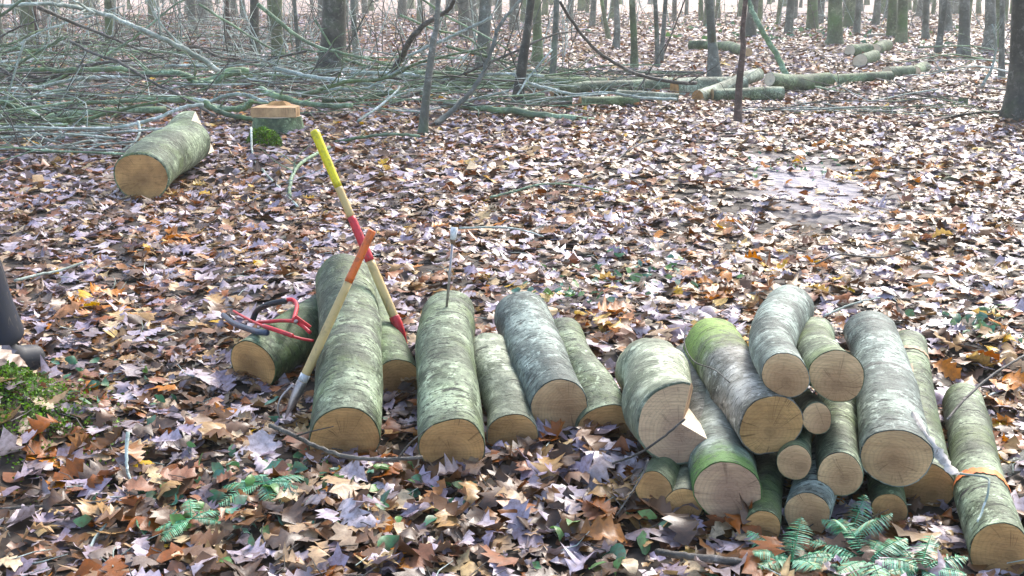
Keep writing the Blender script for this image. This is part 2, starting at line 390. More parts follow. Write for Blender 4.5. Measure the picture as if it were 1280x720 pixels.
for (y0, y1, dens, kinds, size, tilt) in [
        (1.7, 5.2, 330, (('oak', .66), ('maple', .08), ('oval', .26)), .105, .20),
        (5.2, 8.5, 300, (('oak', .6), ('maple', .3), ('oval', .1)), .106, .22),
        (8.5, 17, 210, (('mid', 1.),), .12, .20),
        (17, 34, 85, (('far', 1.),), .15, .24),
        (34, 60, 34, (('far', 1.),), .2, .28)]:
    for kd, fr in kinds:
        x, y = scatter(y0, y1, dens*fr)
        kp = rng.random(len(x)) > np.maximum(.86*path_mask(x, y), .85*np.exp(-(((x-MX)/.30)**2+((y-MY)/.28)**2)))
        x, y = x[kp], y[kp]; zo = rng.uniform(.0, .035, len(x))
        sets.append((x, y, kd, size*(.7 if kd == 'oval' else 1), tilt, zo, mat_pick(x, y), 1.0))
# crumbled small bits near the camera
x, y = scatter(1.7, 4.6, 420); sets.append((x, y, 'mid', .035, .4, rng.uniform(0, .03, len(x)), np.where(rng.random(len(x)) < .8, 1, 0), 1.3))
# extra orange drift behind the pile and a few by the edges
for (px, py, sd, n) in [(755, 435, .09, 22), (905, 385, .14, 20), (990, 360, .2, 16), (1240, 470, .12, 12), (210, 315, .12, 10), (110, 390, .12, 12), (260, 240, .2, 16), (1180, 295, .3, 16), (900, 285, .15, 8), (1060, 200, .5, 20), (1120, 220, .6, 24), (470, 210, .12, 5), (1250, 545, .12, 8)]:
    n = int(n*1.8); c = P(px, py); x = rng.normal(c.x, sd, n); y = rng.normal(c.y, sd*1.3, n)
    sets.append((x, y, 'oak', .11, .3, rng.uniform(.02, .05, n), np.where(rng.random(n) < .75, 2, 1), 1.4))
# crisp big leaves heaped up before the row
for (px, py, sd, n) in [(560, 640, .35, 60), (700, 590, .22, 70), (720, 640, .3, 50), (300, 640, .5, 70), (480, 600, .2, 26), (640, 560, .2, 30), (500, 510, .08, 12), (180, 560, .35, 40), (880, 690, .3, 26)]:
    c = P(px, py); x = rng.normal(c.x, sd, n); y = rng.normal(c.y, sd*.6, n); y = np.maximum(y, 1.8)
    sets.append((x, y, 'oak', .118, .25, rng.uniform(.02, .06, n), np.where(rng.random(n) < .45, 1, 0), 1.5))
lf = leaf_layer(sets, 'fallen_leaves', [M['leaf_pale'], M['leaf_brown'], M['leaf_orange']])
tag(lf, 'dry oak and maple leaves covering the whole forest floor, lilac grey, tan and brown', 'fallen leaves', kind='stuff')
# small green ground plants and twig crumbs
mb = MB(); rr = random.Random(9)
for _ in range(900):
    y = 1.9+4.5*rr.random()**1.4; x = rr.uniform(-.62, .62)*y; a = rr.uniform(0, 3.14); L = rr.uniform(.03, .16); z = T(x, y)+rr.uniform(.02, .05)
    d = Vector((math.cos(a), math.sin(a), rr.gauss(0, .25)))*L; p = Vector((x, y, z)); mb.tube([p-d*.5, p+Vector((rr.gauss(0, .1), rr.gauss(0, .1), .04))*L, p+d*.5], [.0022, .002, .001], 4, caps=False, m=rr.choice((0, 1, 1)))
o = mb.build('twig_litter', [M['branch_pale'], M['branch_dark']]); tag(o, 'fine broken twigs scattered over the leaves', 'twigs', kind='stuff')
gs = []
for (px, py, sd, n) in [(800, 352, .22, 40), (705, 392, .10, 26), (968, 208, .4, 40), (340, 605, .22, 46), (245, 650, .16, 26), (1232, 432, .12, 34), (120, 480, .12, 12), (150, 520, .12, 10), (540, 625, .10, 14), (780, 700, .18, 20), (430, 645, .16, 16), (1000, 42, 3.0, 160), (900, 30, 6., 120), (690, 8, 8., 80)]:
    c = P(px, py); x = rng.normal(c.x, sd, n); y = rng.normal(c.y, sd*1.2, n)
    gs.append((x, y, 'oval' if py > 100 else 'far', .055 if py > 100 else .22, .6, rng.uniform(.02, .06, n), np.zeros(n, int), 1.2))
o = leaf_layer(gs, 'ground_cover', [M['leaf_green']]); tag(o, 'small green leafy plants poking up through the fallen leaves', 'ground plants', kind='stuff')
# moss on the mound at the left edge
n = 7000; x = rng.normal(MX-.03, .17, n); y = rng.normal(MY, .16, n)
x2 = rng.normal(MX+.25, .16, 900); y2 = rng.normal(MY-.08, .14, 900); x = np.r_[x, x2]; y = np.r_[y, y2]
o = leaf_layer([(x, y, 'far', .013, .9, rng.uniform(0.0, .035, len(x)), np.zeros(len(x), int), 1.)], 'moss_patch', [M['moss']])
tag(o, 'bright green moss growing over a low mound at the left edge', 'moss', kind='stuff')

# ------------------------------------------------------------------ logs
def orient(Fp, Bp):
    z = (Bp-Fp).normalized(); y = (Vector((0, 0, 1))-z*z.z).normalized(); x = y.cross(z)
    return Matrix((x, y, z)).transposed().to_4x4()
def make_log(label, Fp, Bp, rf, rb, bark, cut, group, mid=None, shape=(), rough=.018, nth=44, nz=26, name='cut_log', cat='log', seed=0, backcut=None, sink=0):
    rr = random.Random(seed or label)
    rt = empty(name, label, cat, Fp, group)
    q = orient(Fp, Bp); rt.rotation_euler = q.to_euler()
    inv = q.inverted(); L = (Bp-Fp).length
    ph = [rr.uniform(0, 6.28) for _ in range(8)]
    def prof(th, t):                       # relative radius; th: 0 = screen right, 90deg = up
        r = 1 + .035*math.cos(2*th+ph[0]) + .022*math.cos(3*th+ph[1]) + .010*math.cos(5*th+ph[2]+3*t) + .020*math.cos(2*th+ph[3]+5*t) + .028*math.sin(4.5*t+ph[4]) + .012*math.sin(11*t+ph[5])
        for (a, amp, wd) in shape:
            d = (th-math.radians(a)+math.pi) % (2*math.pi)-math.pi
            r += amp*math.exp(-(d/wd)**2)*(1-.6*t)
        return r
    mids = [inv.to_3x3() @ (m-Fp) for m in (mid or [])]
    if not mids: mids = [Vector((rr.gauss(0, .10)*rf, rr.gauss(0, .07)*rf, L*.35)), Vector((rr.gauss(0, .10)*rf, rr.gauss(0, .07)*rf, L*.7))]
    path = cat_rom([Vector((0, 0, 0))]+mids+[Vector((0, 0, L))], nz if not mids else nz//(len(mids)+1))
    # bumps / swellings along the log
    kn = [(rr.uniform(.1, .9), rr.uniform(0, 6.28), rr.uniform(.04, .11), rr.uniform(.03, .06)) for _ in range(5)]
    mb = MB(); v = []; n = len(path)
    for i, p in enumerate(path):
        t = i/(n-1); r0 = (rf+(rb-rf)*t)
        for k in range(nth):
            th = 2*math.pi*k/nth; r = r0*prof(th, t)
            for (kt, ka, am, wd) in kn:
                d = (th-ka+math.pi) % (2*math.pi)-math.pi
                r += r0*am*math.exp(-(d/.4)**2-((t-kt)/wd)**2)
            r *= 1+rr.uniform(-rough, rough)*.45
            v.append((p.x-r*math.cos(th), p.y+r*math.sin(th), p.z))
    f = [(i*nth+k, i*nth+(k+1) % nth, (i+1)*nth+(k+1) % nth, (i+1)*nth+k) for i in range(n-1) for k in range(nth)]
    # bark thickness at both ends
    def rim(i0, dz):
        base = len(v); c = path[0] if i0 == 0 else path[-1]
        for k in range(nth): v.append(v[i0+k])
        for k in range(nth):
            q_ = Vector(v[i0+k]); d = q_-c; v.append(tuple(c+d*(.950+rr.uniform(-.008, .008))+Vector((0, 0, dz))))
        return base
    e = (n-1)*nth; b0 = rim(0, .002); b1 = rim(e, -.002)
    for k in range(nth):
        k2 = (k+1) % nth
        f.append((b0+nth+k, b0+nth+k2, b0+k2, b0+k)); f.append((b1+k, b1+k2, b1+nth+k2, b1+nth+k))
    nf0 = len(f)-2*nth; mb.add(v, f); bo = mb.build('bark', bark, rt)
    for pf in bo.data.polygons[nf0:]: pf.use_smooth = False
    for i0, sgn in ((0, -1), (e, 1)):
        m2 = MB(); c = path[0] if i0 == 0 else path[-1]; vv = []
        rings = [1, .9, .7, .5, .28, .1]
        for ri, s_ in enumerate(rings):
            for k in range(nth):
                d = Vector(v[i0+k])-c
                vv.append(tuple(c+d*.965*s_+Vector((0, 0, sgn*(.001 if ri == 0 else .003)+rr.uniform(-.0007, .0007)))))
        vv.append(tuple(c+Vector((0, 0, sgn*.003)))); last = len(vv)-1; ff = []
        for ri in range(len(rings)-1):
            for k in range(nth):
                k2 = (k+1) % nth; a, b_, c_, d_ = ri*nth+k, ri*nth+k2, (ri+1)*nth+k2, (ri+1)*nth+k
                ff.append((a, b_, c_, d_) if sgn > 0 else (d_, c_, b_, a))
        ri = len(rings)-1
        for k in range(nth):
            a, b_ = ri*nth+k, ri*nth+(k+1) % nth
            ff.append((a, b_, last) if sgn > 0 else (b_, a, last))
        m2.add(vv, ff); m2.build('cut_face', cut, rt)
    return rt
def back_for(Fp, px, py, L):
    """point on the ray through (px,py) at distance L from Fp (the far solution)"""
    C = Vector((0, 0, H)); d = ray(px, py).normalized(); w = C-Fp; b = d.dot(w); c = w.dot(w)-L*L
    disc = b*b-c
    t = -b+math.sqrt(max(disc, 0)); return C+d*t
ROW = 'logs laid in the row'; PILE = 'logs stacked in the pile'
LOGS = {}
def LG(key, label, fx, fy, fr, Y, bx, by, L, br, bark, cut, group, mid=None, **k):
    Fp = V(fx, fy, Y); Bp = back_for(Fp, bx, by, L); rf = RW(fr, Fp); rb = RW(br, Bp)
    Bp.z = max(Bp.z, rb*.9+T(Bp.x, Bp.y))
    mids = None
    if mid:
        mids = [back_for(Fp, mx, my, ml) for (mx, my, ml) in mid]
    print('LOG %-8s F(%.2f %.2f %.2f) r%.3f  B(%.2f %.2f %.2f) r%.3f' % (key, *Fp, rf, *Bp, rb))
    LOGS[key] = (Fp, Bp, rf, rb, make_log(label, Fp, Bp, rf, rb, M[bark], M[cut], group, mids, seed=sum(map(ord, key))+3, **k))
LG('A', 'short thick log lying crosswise left of the long log, under the red and black tongs', 316, 457, 35, 4.12, 420, 404, .55, 31, 'bark_green', 'cut_orange', ROW)
LG('B', 'longest grey green log at the left of the row, orange handled pole leaning on it', 430, 549, 45, 3.42, 430, 352, 1.22, 37, 'bark', 'cut_orange', ROW)
LG('C', 'green log slanting under the right flank of the longest log, below the red pole tip', 495, 477, 31, 3.98, 452, 388, .95, 27, 'bark_green', 'cut_orange', ROW)
LG('D', 'pale barked log with thin metal rod standing at its far end', 566, 560, 42, 3.30, 561, 394, 1.12, 34, 'bark', 'cut_orange', ROW, shape=((62, .07, .5), (185, .04, .5)))
LG('E', 'low thin log half buried in leaves between two thick logs of the row', 641, 545, 32, 3.46, 611, 444, .72, 25, 'bark_pale', 'cut_orange', ROW)
LG('F', 'raised log with round clean sawn face in the middle of the row', 700, 509, 38, 3.56, 654, 411, .92, 35, 'bark_blue', 'cut', ROW, shape=((270, .03, .5),))
LG('G', 'log lying low beside the raised log, its dark end in the brown leaves', 757, 537, 36, 3.56, 700, 438, .78, 27, 'bark', 'cut_orange', ROW)
LG('H', 'thick pale log with a felling notch and bright white cut ledge', 846, 530, 53, 3.14, 807, 471, .84, 38.5, 'bark_pale', 'cut_pink', PILE)
LG('I1', 'small slanted log end under the notched log, the left one of two', 817, 611, 24, 3.0, 880, 560, .8, 18, 'bark_green', 'cut_orange', PILE)
LG('I2', 'small knotty log end with two dark holes under the notched log', 853, 633, 24, 2.97, 862, 585, .8, 20, 'bark_pale', 'cut_orange', PILE, shape=((0, .12, .5),))
LG('O', 'large egg shaped log face with dark pith and mossy green rim at pile bottom', 911, 616, 42, 2.93, 893, 535, .85, 34, 'bark_mossrim', 'cut_pink', PILE, shape=((275, .18, .5), (120, .10, .9)))
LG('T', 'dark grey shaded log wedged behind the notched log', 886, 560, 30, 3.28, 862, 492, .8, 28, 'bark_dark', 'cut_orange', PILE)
LG('K', 'mossy topped weathered log with a rotten brown scar near its lobed face', 964, 530, 38, 3.08, 890, 432, .95, 36, 'bark_moss', 'cut_orange', PILE, shape=((300, .08, .25), (245, .07, .25), (200, .05, .3), (90, -.06, .5)))
LG('L', 'bent log curving up to the right on top of the pile', 982, 469, 29.5, 3.10, 987, 384, 1.12, 29, 'bark_blue', 'cut', PILE, mid=[(966, 436, .40), (972, 408, .74)])
LG('M', 'straight log on top of the pile beside the bent one', 1046, 470, 33, 3.12, 1019, 420, .95, 24, 'bark', 'cut', PILE)
LG('N', 'thin log end tucked under the bent log, topmost of the thin ones', 1021, 523, 19.5, 3.08, 985, 490, .8, 17, 'bark', 'cut', PILE)
LG('Q1', 'thin round log end below the mossy log, in the middle of the pile', 993, 578, 21.5, 3.0, 1003, 530, .8, 18, 'bark_green', 'cut', PILE)
LG('Q2', 'medium log face in the second layer between thin log and bluish log', 1050, 593, 29.5, 2.96, 1046, 524, .9, 27, 'bark', 'cut', PILE)
LG('Q3', 'medium log at the pile bottom behind the ferns, turned to the left', 1009, 643, 30, 2.90, 1052, 585, .8, 26, 'bark_blue', 'cut', PILE)
LG('Q4', 'small dark log end beside the egg shaped face, lowest in the pile', 953, 660, 23, 2.84, 968, 596, .8, 22, 'bark_green', 'cut_orange', PILE)
LG('Q5', 'small log end at the pile bottom under the bluish thick log', 1112, 636, 21, 2.98, 1098, 580, .8, 20, 'bark_green', 'cut_orange', PILE)
LG('R', 'thick bluish log speckled black with a D shaped sawn face', 1119, 573, 40, 3.0, 1087, 417, 1.15, 31, 'bark_blue', 'cut', PILE, shape=((20, .13, .4), (270, -.06, .8)))
LG('S', 'log with tan ring near its far end, shaded face behind the bluish log', 1155, 610, 36, 3.10, 1135, 432, 1.15, 23, 'bark', 'cut_orange', PILE)
LG('U', 'rightmost log of the pile with an orange paint band around it', 1250, 690, 38, 2.68, 1204, 505, 1.2, 25, 'bark', 'cut_orange', PILE, shape=((60, .06, .5),))
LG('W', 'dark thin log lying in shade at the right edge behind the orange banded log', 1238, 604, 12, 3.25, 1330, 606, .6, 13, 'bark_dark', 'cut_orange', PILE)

def bool_cut(obj, cutter):
    m = obj.modifiers.new('cut', 'BOOLEAN'); m.object = cutter; m.operation = 'DIFFERENCE'; m.solver = 'EXACT'
def hull(points):
    bm = bmesh.new()
    for p in points: bm.verts.new(p)
    bmesh.ops.convex_hull(bm, input=bm.verts); bmesh.ops.recalc_face_normals(bm, faces=bm.faces)
    me = bpy.data.meshes.new('hull'); bm.to_mesh(me); bm.free()
    o = bpy.data.objects.new('hull', me); COL.objects.link(o); return o
def solid_log(key, cutters, matcut, segs=0):
    """turn a log's bark tube + faces into a closed body cut by convex cutters: bark keeps the rind, new faces go to a child part"""
    Fp, Bp, rf, rb, rt = LOGS[key]
    bark = [c for c in rt.children if c.name.startswith('bark')][0]
    me = bark.data; bm = bmesh.new(); bm.from_mesh(me)
    bmesh.ops.remove_doubles(bm, verts=bm.verts, dist=1e-5)
    bmesh.ops.holes_fill(bm, edges=[e for e in bm.edges if e.is_boundary], sides=0)
    bmesh.ops.recalc_face_normals(bm, faces=bm.faces)
    me2 = bpy.data.meshes.new('solid'); bm.to_mesh(me2); bm.free()
    me2.materials.append(me.materials[0]); me2.materials.append(M['cut_pink']); me2.materials.append(matcut)
    for p in me2.polygons:
        if len(p.vertices) > 8: p.material_index = 1
    tmp = bpy.data.objects.new('tmp', me2); COL.objects.link(tmp)
    tmp.matrix_world = rt.matrix_basis
    for c in cutters:
        c.data.materials.clear()
        for m_ in (matcut, M['cut_pink'], matcut): c.data.materials.append(m_)
        for p in c.data.polygons: p.material_index = 2 if (key == 'BIG' or (c is cutters[0] and p.normal.z < -.3)) else 1  # light on the notch is coloured in: paler wood on its lit faces
        bool_cut(tmp, c)
    bpy.context.view_layer.update()
    dg = bpy.context.evaluated_depsgraph_get(); ev = bpy.data.meshes.new_from_object(tmp.evaluated_get(dg))
    bpy.data.objects.remove(tmp)
    for c in cutters: bpy.data.objects.remove(c)
    assert len(ev.polygons) > 50, 'boolean failed'
    faces = {0: [], 1: [], 2: []}
    for p in ev.polygons:
        nm = ev.materials[p.material_index].name if ev.materials else ''
        k = 0 if nm == me.materials[0].name else (1 if nm == M['cut_pink'].name and matcut is not M['cut_pink'] else 2)
        faces[k].append(tuple(p.vertices))
    vs = [tuple(v.co) for v in ev.vertices]
    for c in list(rt.children):
        bpy.data.objects.remove(c)
    Lz = (Bp-Fp).length
    faces[3] = [f for f in faces[1] if np.mean([vs[i][2] for i in f]) > Lz*.5]; faces[1] = [f for f in faces[1] if f not in faces[3]]
    for k, nm, mt in ((0, 'bark', me.materials[0]), (1, 'cut_face', M['cut_pink']), (3, 'cut_face', M['cut_pink']), (2, 'notch_face', matcut)):
        if faces[k]:
            m_ = MB(); used = sorted({i for f in faces[k] for i in f}); mp = {a: b for b, a in enumerate(used)}
            m_.add([vs[i] for i in used], [tuple(mp[i] for i in f) for f in faces[k]])
            ob = m_.build(nm, mt, rt, smooth=(k == 0))
            if nm == 'notch_face': ob['label'] = 'notch surface with its bright lit look in the colour'
# the notch of the pale log
Fp, Bp, rf, rb, rt = LOGS['H']; ax = (Bp-Fp).normalized()
def HP(px, py, s):                      # point at the ray in the plane s metres behind the front face
    d = ray(px, py); C = Vector((0, 0, H)); t = (Fp+ax*s-C).dot(ax)/d.dot(ax); return C+d*t
c1 = hull([HP(851, 532, -.02), HP(925, 575, -.02), HP(861, 510, .24), HP(930, 549, .24), HP(871, 440, -.05), HP(960, 440, -.05), HP(866, 486, .24), HP(960, 440, .24)])
c2 = hull([HP(861, 510, .02), HP(915, 582, .02), HP(867, 482, .02), HP(990, 440, .02), HP(861, 510, .5), HP(915, 582, .5), HP(867, 482, .5), HP(990, 440, .5)])
solid_log('H', [c1, c2], M['cut_pale_lit'])

def band(key, t0, t1, mat, name='paint_band', a0=None, a1=None, lift=.0035, tiltk=0):
    Fp, Bp, rf, rb, rt = LOGS[key]; L = (Bp-Fp).length; bark = [c for c in rt.children if c.name.startswith('bark')][0]
    from mathutils.bvhtree import BVHTree
    bv = BVHTree.FromPolygons([v.co for v in bark.data.vertices], [p.vertices[:] for p in bark.data.polygons])
    mb = MB(); v = []; n = 48; rows = 4; cnt = 0; rr = random.Random(5)
    a0 = 0 if a0 is None else a0; a1 = 360 if a1 is None else a1
    for k in range(n+1):
        th = math.radians(a0+(a1-a0)*k/n); e0, e1 = rr.uniform(-.006, .006), rr.uniform(-.006, .006)
        for j in range(rows):
            t = t0+(t1-t0)*j/(rows-1); z = t*L+(e0 if j == 0 else e1 if j == rows-1 else 0)+tiltk*math.cos(th)
            d = Vector((math.cos(th)*-1, math.sin(th), 0)); o_ = Vector((0, 0, z))+d*.3
            hit = bv.ray_cast(o_, -d); r = (hit[0]-Vector((0, 0, z))).length if hit[0] else rf
            v.append(Vector((0, 0, z))+d*(r+lift))
    f = [(k*rows+j, k*rows+j+1, (k+1)*rows+j+1, (k+1)*rows+j) for k in range(n) for j in range(rows-1)]
    mb.add(v, f); return mb.build(name, mat, rt)
band('U', .255, .288, M['spray'], a0=20, a1=175, tiltk=-.02)
band('S', .80, .825, M['tanring'], 'bare_ring', a0=30, a1=170)
band('S', .60, .66, M['tanring'], 'bare_patch', a0=95, a1=128)
band('K', .10, .34, M['rot'], 'rotten_scar', a0=25, a1=72, lift=.007)
# wire-thin vine across the mossy log
mb = MB(); Fp, Bp, rf, rb, rt = LOGS['K']
def KP(px, py): # on bark surface
    return V(px, py, 3.45)
mb.tube(cat_rom([V(857, 408, 3.72), V(856, 432, 3.66), V(868, 452, 3.56), V(893, 462, 3.42), V(912, 478, 3.28)], 5), .0022, 6)
tag(mb.build('vine', M['branch_dark']), 'thin dark vine lying across the mossy topped log', 'vine')
# torn bark strip on the bluish log
Fp, Bp, rf, rb, rt = LOGS['R']
mb = MB(); pts = cat_rom([V(1140, 515, 3.14), V(1158, 545, 3.02), V(1176, 570, 2.98), V(1192, 590, 2.93), V(1203, 592, 2.90)], 6)
v = []; rr = random.Random(3)
for i, p in enumerate(pts):
    w = (.004+.011*math.sin(math.pi*i/(len(pts)-1))**.7)*(1+rr.uniform(-.5, .5))
    v += [p+Vector((-w, 0, -.004)), p+Vector((0, -.004, .006)), p+Vector((w, 0, .001))]
mb.add(v, [(3*i+k, 3*i+k+1, 3*i+k+4, 3*i+k+3) for i in range(len(pts)-1) for k in (0, 1)]); mb.build('bark_flap', M['peel'], None).parent = rt
bf = rt.children[-1] if rt.children[-1].name.startswith('bark_flap') else [c for c in rt.children if c.name.startswith('bark_flap')][0]
bpy.context.view_layer.update(); bf.matrix_parent_inverse = rt.matrix_basis.inverted()
bf['label'] = 'torn whitish strip of bark hanging from the edge'

# big log by the brush pile
Fp = P(175, 253, 0); Fp = V(177, 227, Fp.y+.05); rf = RW(31.5, Fp)
Bp = back_for(Fp, 243, 168, 1.75); rb = RW(31, Bp); Bp.z = max(Bp.z, rb+.02); Fp.z = max(Fp.z, rf*.95)
print('BIG', Fp, rf, Bp, rb)
LOGS['BIG'] = (Fp, Bp, rf, rb, make_log('thick lone log with orange sawn face in front of the brush pile', Fp, Bp, rf, rb, M['bark'], M['cut_orange'], None, rough=.008))
rt = LOGS['BIG'][4]; ax = (Bp-Fp).normalized(); sd = Vector((ax.y, -ax.x, 0)).normalized()
dr = (sd*.93+Vector((0, 0, .36))).normalized(); tt = dr.cross(ax)
cut = hull([p+tt*k for k in (-.6, .6) for p in (Bp-ax*.30+dr*.115, Bp-ax*.36+dr*.40, Bp+ax*.25+dr*.085, Bp+ax*.25+dr*.4)])
oldpink = M['cut_pink']; M['cut_pink'] = M['cut_orange']; solid_log('BIG', [cut], M['cut_pale_lit']); M['cut_pink'] = oldpink

# ------------------------------------------------------------------ stump
def stump():
    c = P(341, 168, 0); c.y += .28; r = .27
    rt = empty('tree_stump', 'freshly sawn stump with stepped pale cut top at the brush pile edge', 'tree stump', c)
    n = 40; v = []; rr = random.Random(4); rows = [(-.03, 1.15), (.03, 1.07), (.08, 1.03), (.13, .99), (.165, .97)]
    prof = [1+.05*math.cos(3*2*math.pi*k/n+1)+.04*math.cos(5*2*math.pi*k/n) for k in range(n)]
    mb = MB()
    for z, s_ in rows:
        for k in range(n):
            a = 2*math.pi*k/n; v.append((r*s_*prof[k]*math.cos(a)*.95, r*s_*prof[k]*math.sin(a), z))
    mb.add(v, [(i*n+k, i*n+(k+1) % n, (i+1)*n+(k+1) % n, (i+1)*n+k) for i in range(len(rows)-1) for k in range(n)])
    mb.build('bark', M['bark_green'], rt)
    m2 = MB(); top = [Vector(v[(len(rows)-1)*n+k])*1 for k in range(n)]
    m2.add([(p.x*.985, p.y*.985, .168) for p in top]+[(0, 0, .168)], [(k, (k+1) % n, n) for k in range(n)])
    m2.build('cut_face', M['cut_pale_lit'], rt)
    # hinge step: a straight-fronted block rising behind the notch
    m3 = MB(); pts = [p for p in top if p.y > -.10]; pts.sort(key=lambda p: math.atan2(p.y+.10, p.x))
    k = len(pts); lo = [(p.x*.93, max(p.y*.93, -.18), .168) for p in pts]
    lo = [(-.245, -.18, .169)]+[(p[0], p[1], p[2]) for p in reversed(lo)]+[(.24, -.18, .169)]
    hi = [(p[0], p[1], .272) for p in lo]; k = len(lo)
    m3.add(lo+hi, [tuple(range(2*k-1, k-1, -1))]+[(i, (i+1) % k, k+(i+1) % k, k+i) for i in range(k)])
    m3.build('hinge_step', M['cut'], rt, smooth=False)  # darker tan than the flat cut: shade on the block put into its colour
    m4 = MB(); m4.add([(-.13, .05, .273), (.10, .05, .273), (.12, .2, .273), (-.1, .2, .273), (-.07, .10, .312), (.05, .09, .319), (.07, .16, .307), (-.05, .17, .297)],
                      [(0, 1, 5, 4), (1, 2, 6, 5), (2, 3, 7, 6), (3, 0, 4, 7), (4, 5, 6, 7)])
    m4.build('splinter_ridge', M['cut_orange'], rt, smooth=False)
stump()
def moss_ball(px, py, r, label):
    c = P(px, py, 0); n = 1400; d = rng.normal(size=(n, 3)); d /= np.linalg.norm(d, axis=1)[:, None]; d[:, 2] = np.abs(d[:, 2])
    p = d*np.array([r, r, r*1.1])*rng.uniform(.82, 1.04, (n, 1)); u, w = rng.normal(size=(n, 3)), rng.normal(size=(n, 3))
    s_ = r*.17; u *= s_/np.linalg.norm(u, axis=1)[:, None]; w *= s_/np.linalg.norm(w, axis=1)[:, None]
    vv = np.stack([p-u, p-w*.4, p+u, p+w*.4], 1).reshape(-1, 3); o = npmesh('moss_clump', vv, np.arange(n*4).reshape(-1, 4), M['moss'])
    mb = MB(); o.location = c
    tag(o, label, 'moss')
moss_ball(330, 184, .17, 'round dark green moss clump in front of the stump')

# ------------------------------------------------------------------ hand tools
def pole_tool(name, label, top, tip, rad, bands, socket_len, socket_mat, hook=False, loc=None):
    rt = empty(name, label, 'hand tool', tip); tl = top-tip; ax = tl.normalized(); L = tl.length
    f = lambda d: ax*d
    # bands: list of (from, to, part name, material) measured from the tip
    for a, b, nm, mt in bands:
        mb = MB(); k = 10
        pp = [f(a+(b-a)*i/k) for i in range(k+1)]
        rr_ = [rad*(1.0+.10*math.sin(7*(a+(b-a)*i/k)))*(1.06 if nm != 'handle' else 1) for i in range(k+1)]
        if b >= L-.001: pp.append(f(b+.004)); rr_.append(rad*.75)
        mb.tube(pp, rr_, 16); mb.build(nm, mt, rt)
    mb = MB(); s_ = socket_len
    mb.tube([f(s_), f(s_*.97), f(s_*.75), f(s_*.45), f(s_*.15), f(-.005)], [rad*1.22, rad*1.28, rad*1.3, rad*1.05, rad*.5, rad*.12], 14)
    mb.build('metal_socket', socket_mat, rt)
    if hook:
        side = ax.cross(Vector((0, 1, 0))).normalized()
        if side.x > 0: side = -side
        m2 = MB(); m2.tube(cat_rom([f(.125)+side*.024, f(.10)+side*.034, f(.06)+side*.045, f(.02)+side*.040, f(-.01)+side*.018], 4), lin(.006, .003, 17), 8)
        m2.build('hook', M['steel'], rt)
        m3 = MB(); m3.tube([f(s_+.002), f(s_+.03)], [rad*1.2, rad*1.16], 16); m3.build('collar', M['white'], rt)
        m4 = MB(); m4.tube([f(.115)-side*.022, f(.115)+side*.032], .006, 8); m4.build('pivot_bolt', M['steel'], rt)
    return rt
# orange tipped pole leaning on the front of the longest log
top = V(465, 289, 3.93); tip = P(357, 522, .02); Lp = (top-tip).length; print('pole1', Lp)
s0 = .145
pole_tool('log_turning_pole', 'wooden pole with orange tip and forked metal foot leaning on the longest log', top, tip, .0155,
          [(s0, Lp-.205, 'handle', M['handle']), (Lp-.205, Lp, 'orange_grip', M['orange'])], s0, M['steel'], True)
top = V(393, 164, 4.55); tip = P(509, 434, .10); Lp = (top-tip).length; print('pole2', Lp, tip, top)
pole_tool('pick_pole', 'wooden pole with yellow grip and red bands leaning behind the longest log', top, tip, .0175,
          [(.12, Lp*.40, 'handle', M['handle']), (Lp*.40, Lp*.605, 'red_band', M['red']), (Lp*.605, Lp*.74, 'upper_handle', M['handle']), (Lp*.74, Lp, 'yellow_grip', M['yellow'])], .14, M['red'])
# tongs
def tongs():
    Y0 = 4.25
    def Q(px, py, z): return P(px, py, z)
    base = Q(340, 410, .22)
    rt = empty('log_tongs', 'red metal tongs with black rubber grips lying on the short crosswise log', 'hand tool', base)
    def part(nm, mt, pts, r, n=10):
        mb = MB(); pp = cat_rom([p-base for p in pts], 6)
        mb.tube(pp, r if not hasattr(r, '__len__') else lin(r[0], r[1], len(pp)), n); return mb.build(nm, mt, rt)
    part('black_grip', M['rubber'], [Q(316, 400, .16), Q(321, 389, .20), Q(332, 382, .24), Q(346, 378, .26), Q(358, 376, .27)], .0125)
    part('blue_black_grip', M['bluegrip'], [Q(279, 394, .10), Q(292, 404, .14), Q(310, 411, .19), Q(323, 415, .22), Q(334, 416, .23)], .0125)
    part('red_arm', M['red'], [Q(357, 375, .27), Q(366, 375, .27), Q(371, 382, .26), Q(369, 393, .25), Q(367, 400, .25)], .009)
    part('red_arm', M['red'], [Q(322, 403, .21), Q(338, 402, .23), Q(353, 401, .24), Q(372, 403, .25), Q(388, 416, .22)], .0075)
    part('red_rod', M['red'], [Q(292, 389, .15), Q(310, 399, .20), Q(330, 408, .24), Q(352, 416, .24), Q(375, 423, .215), Q(392, 426, .20)], .0055)
    part('red_arm', M['red'], [Q(330, 408, .245), Q(346, 413, .245), Q(366, 420, .23)], .009)
    mb = MB(); c = Q(377, 404, .25)-base
    mb.box(c, (.075, .008, .028), rot=Matrix.Rotation(R(38), 3, 'Y')); mb.build('jaw_plate', M['red'], rt, False)
    mb = MB(); mb.tube([c+Vector((-.02, -.02, .01)), c+Vector((-.02, .02, .01))], .008, 12); mb.build('pivot_bolt', M['steel'], rt)
tongs()
# thin metal rod with white sleeve
def rod():
    lo, hi = V(558, 388, 4.20), V(566, 300, 4.24); tp = V(568, 284, 4.25)
    rt = empty('marker_rod', 'thin metal rod with white sleeve standing on the pale log', 'marker', lo)
    mb = MB(); mb.tube([lo-lo, hi-lo], .0055, 8); mb.build('shaft', M['steel'], rt)
    mb = MB(); mb.tube([hi-lo, tp-lo], [.012, .015], 12); mb.build('sleeve', M['white'], rt)
    mb = MB(); mb.tube([hi-lo+Vector((0, 0, -.02)), hi-lo+Vector((0, 0, 0.004))], [.007, .012], 12); mb.build('collar', M['rot'], rt)
rod()

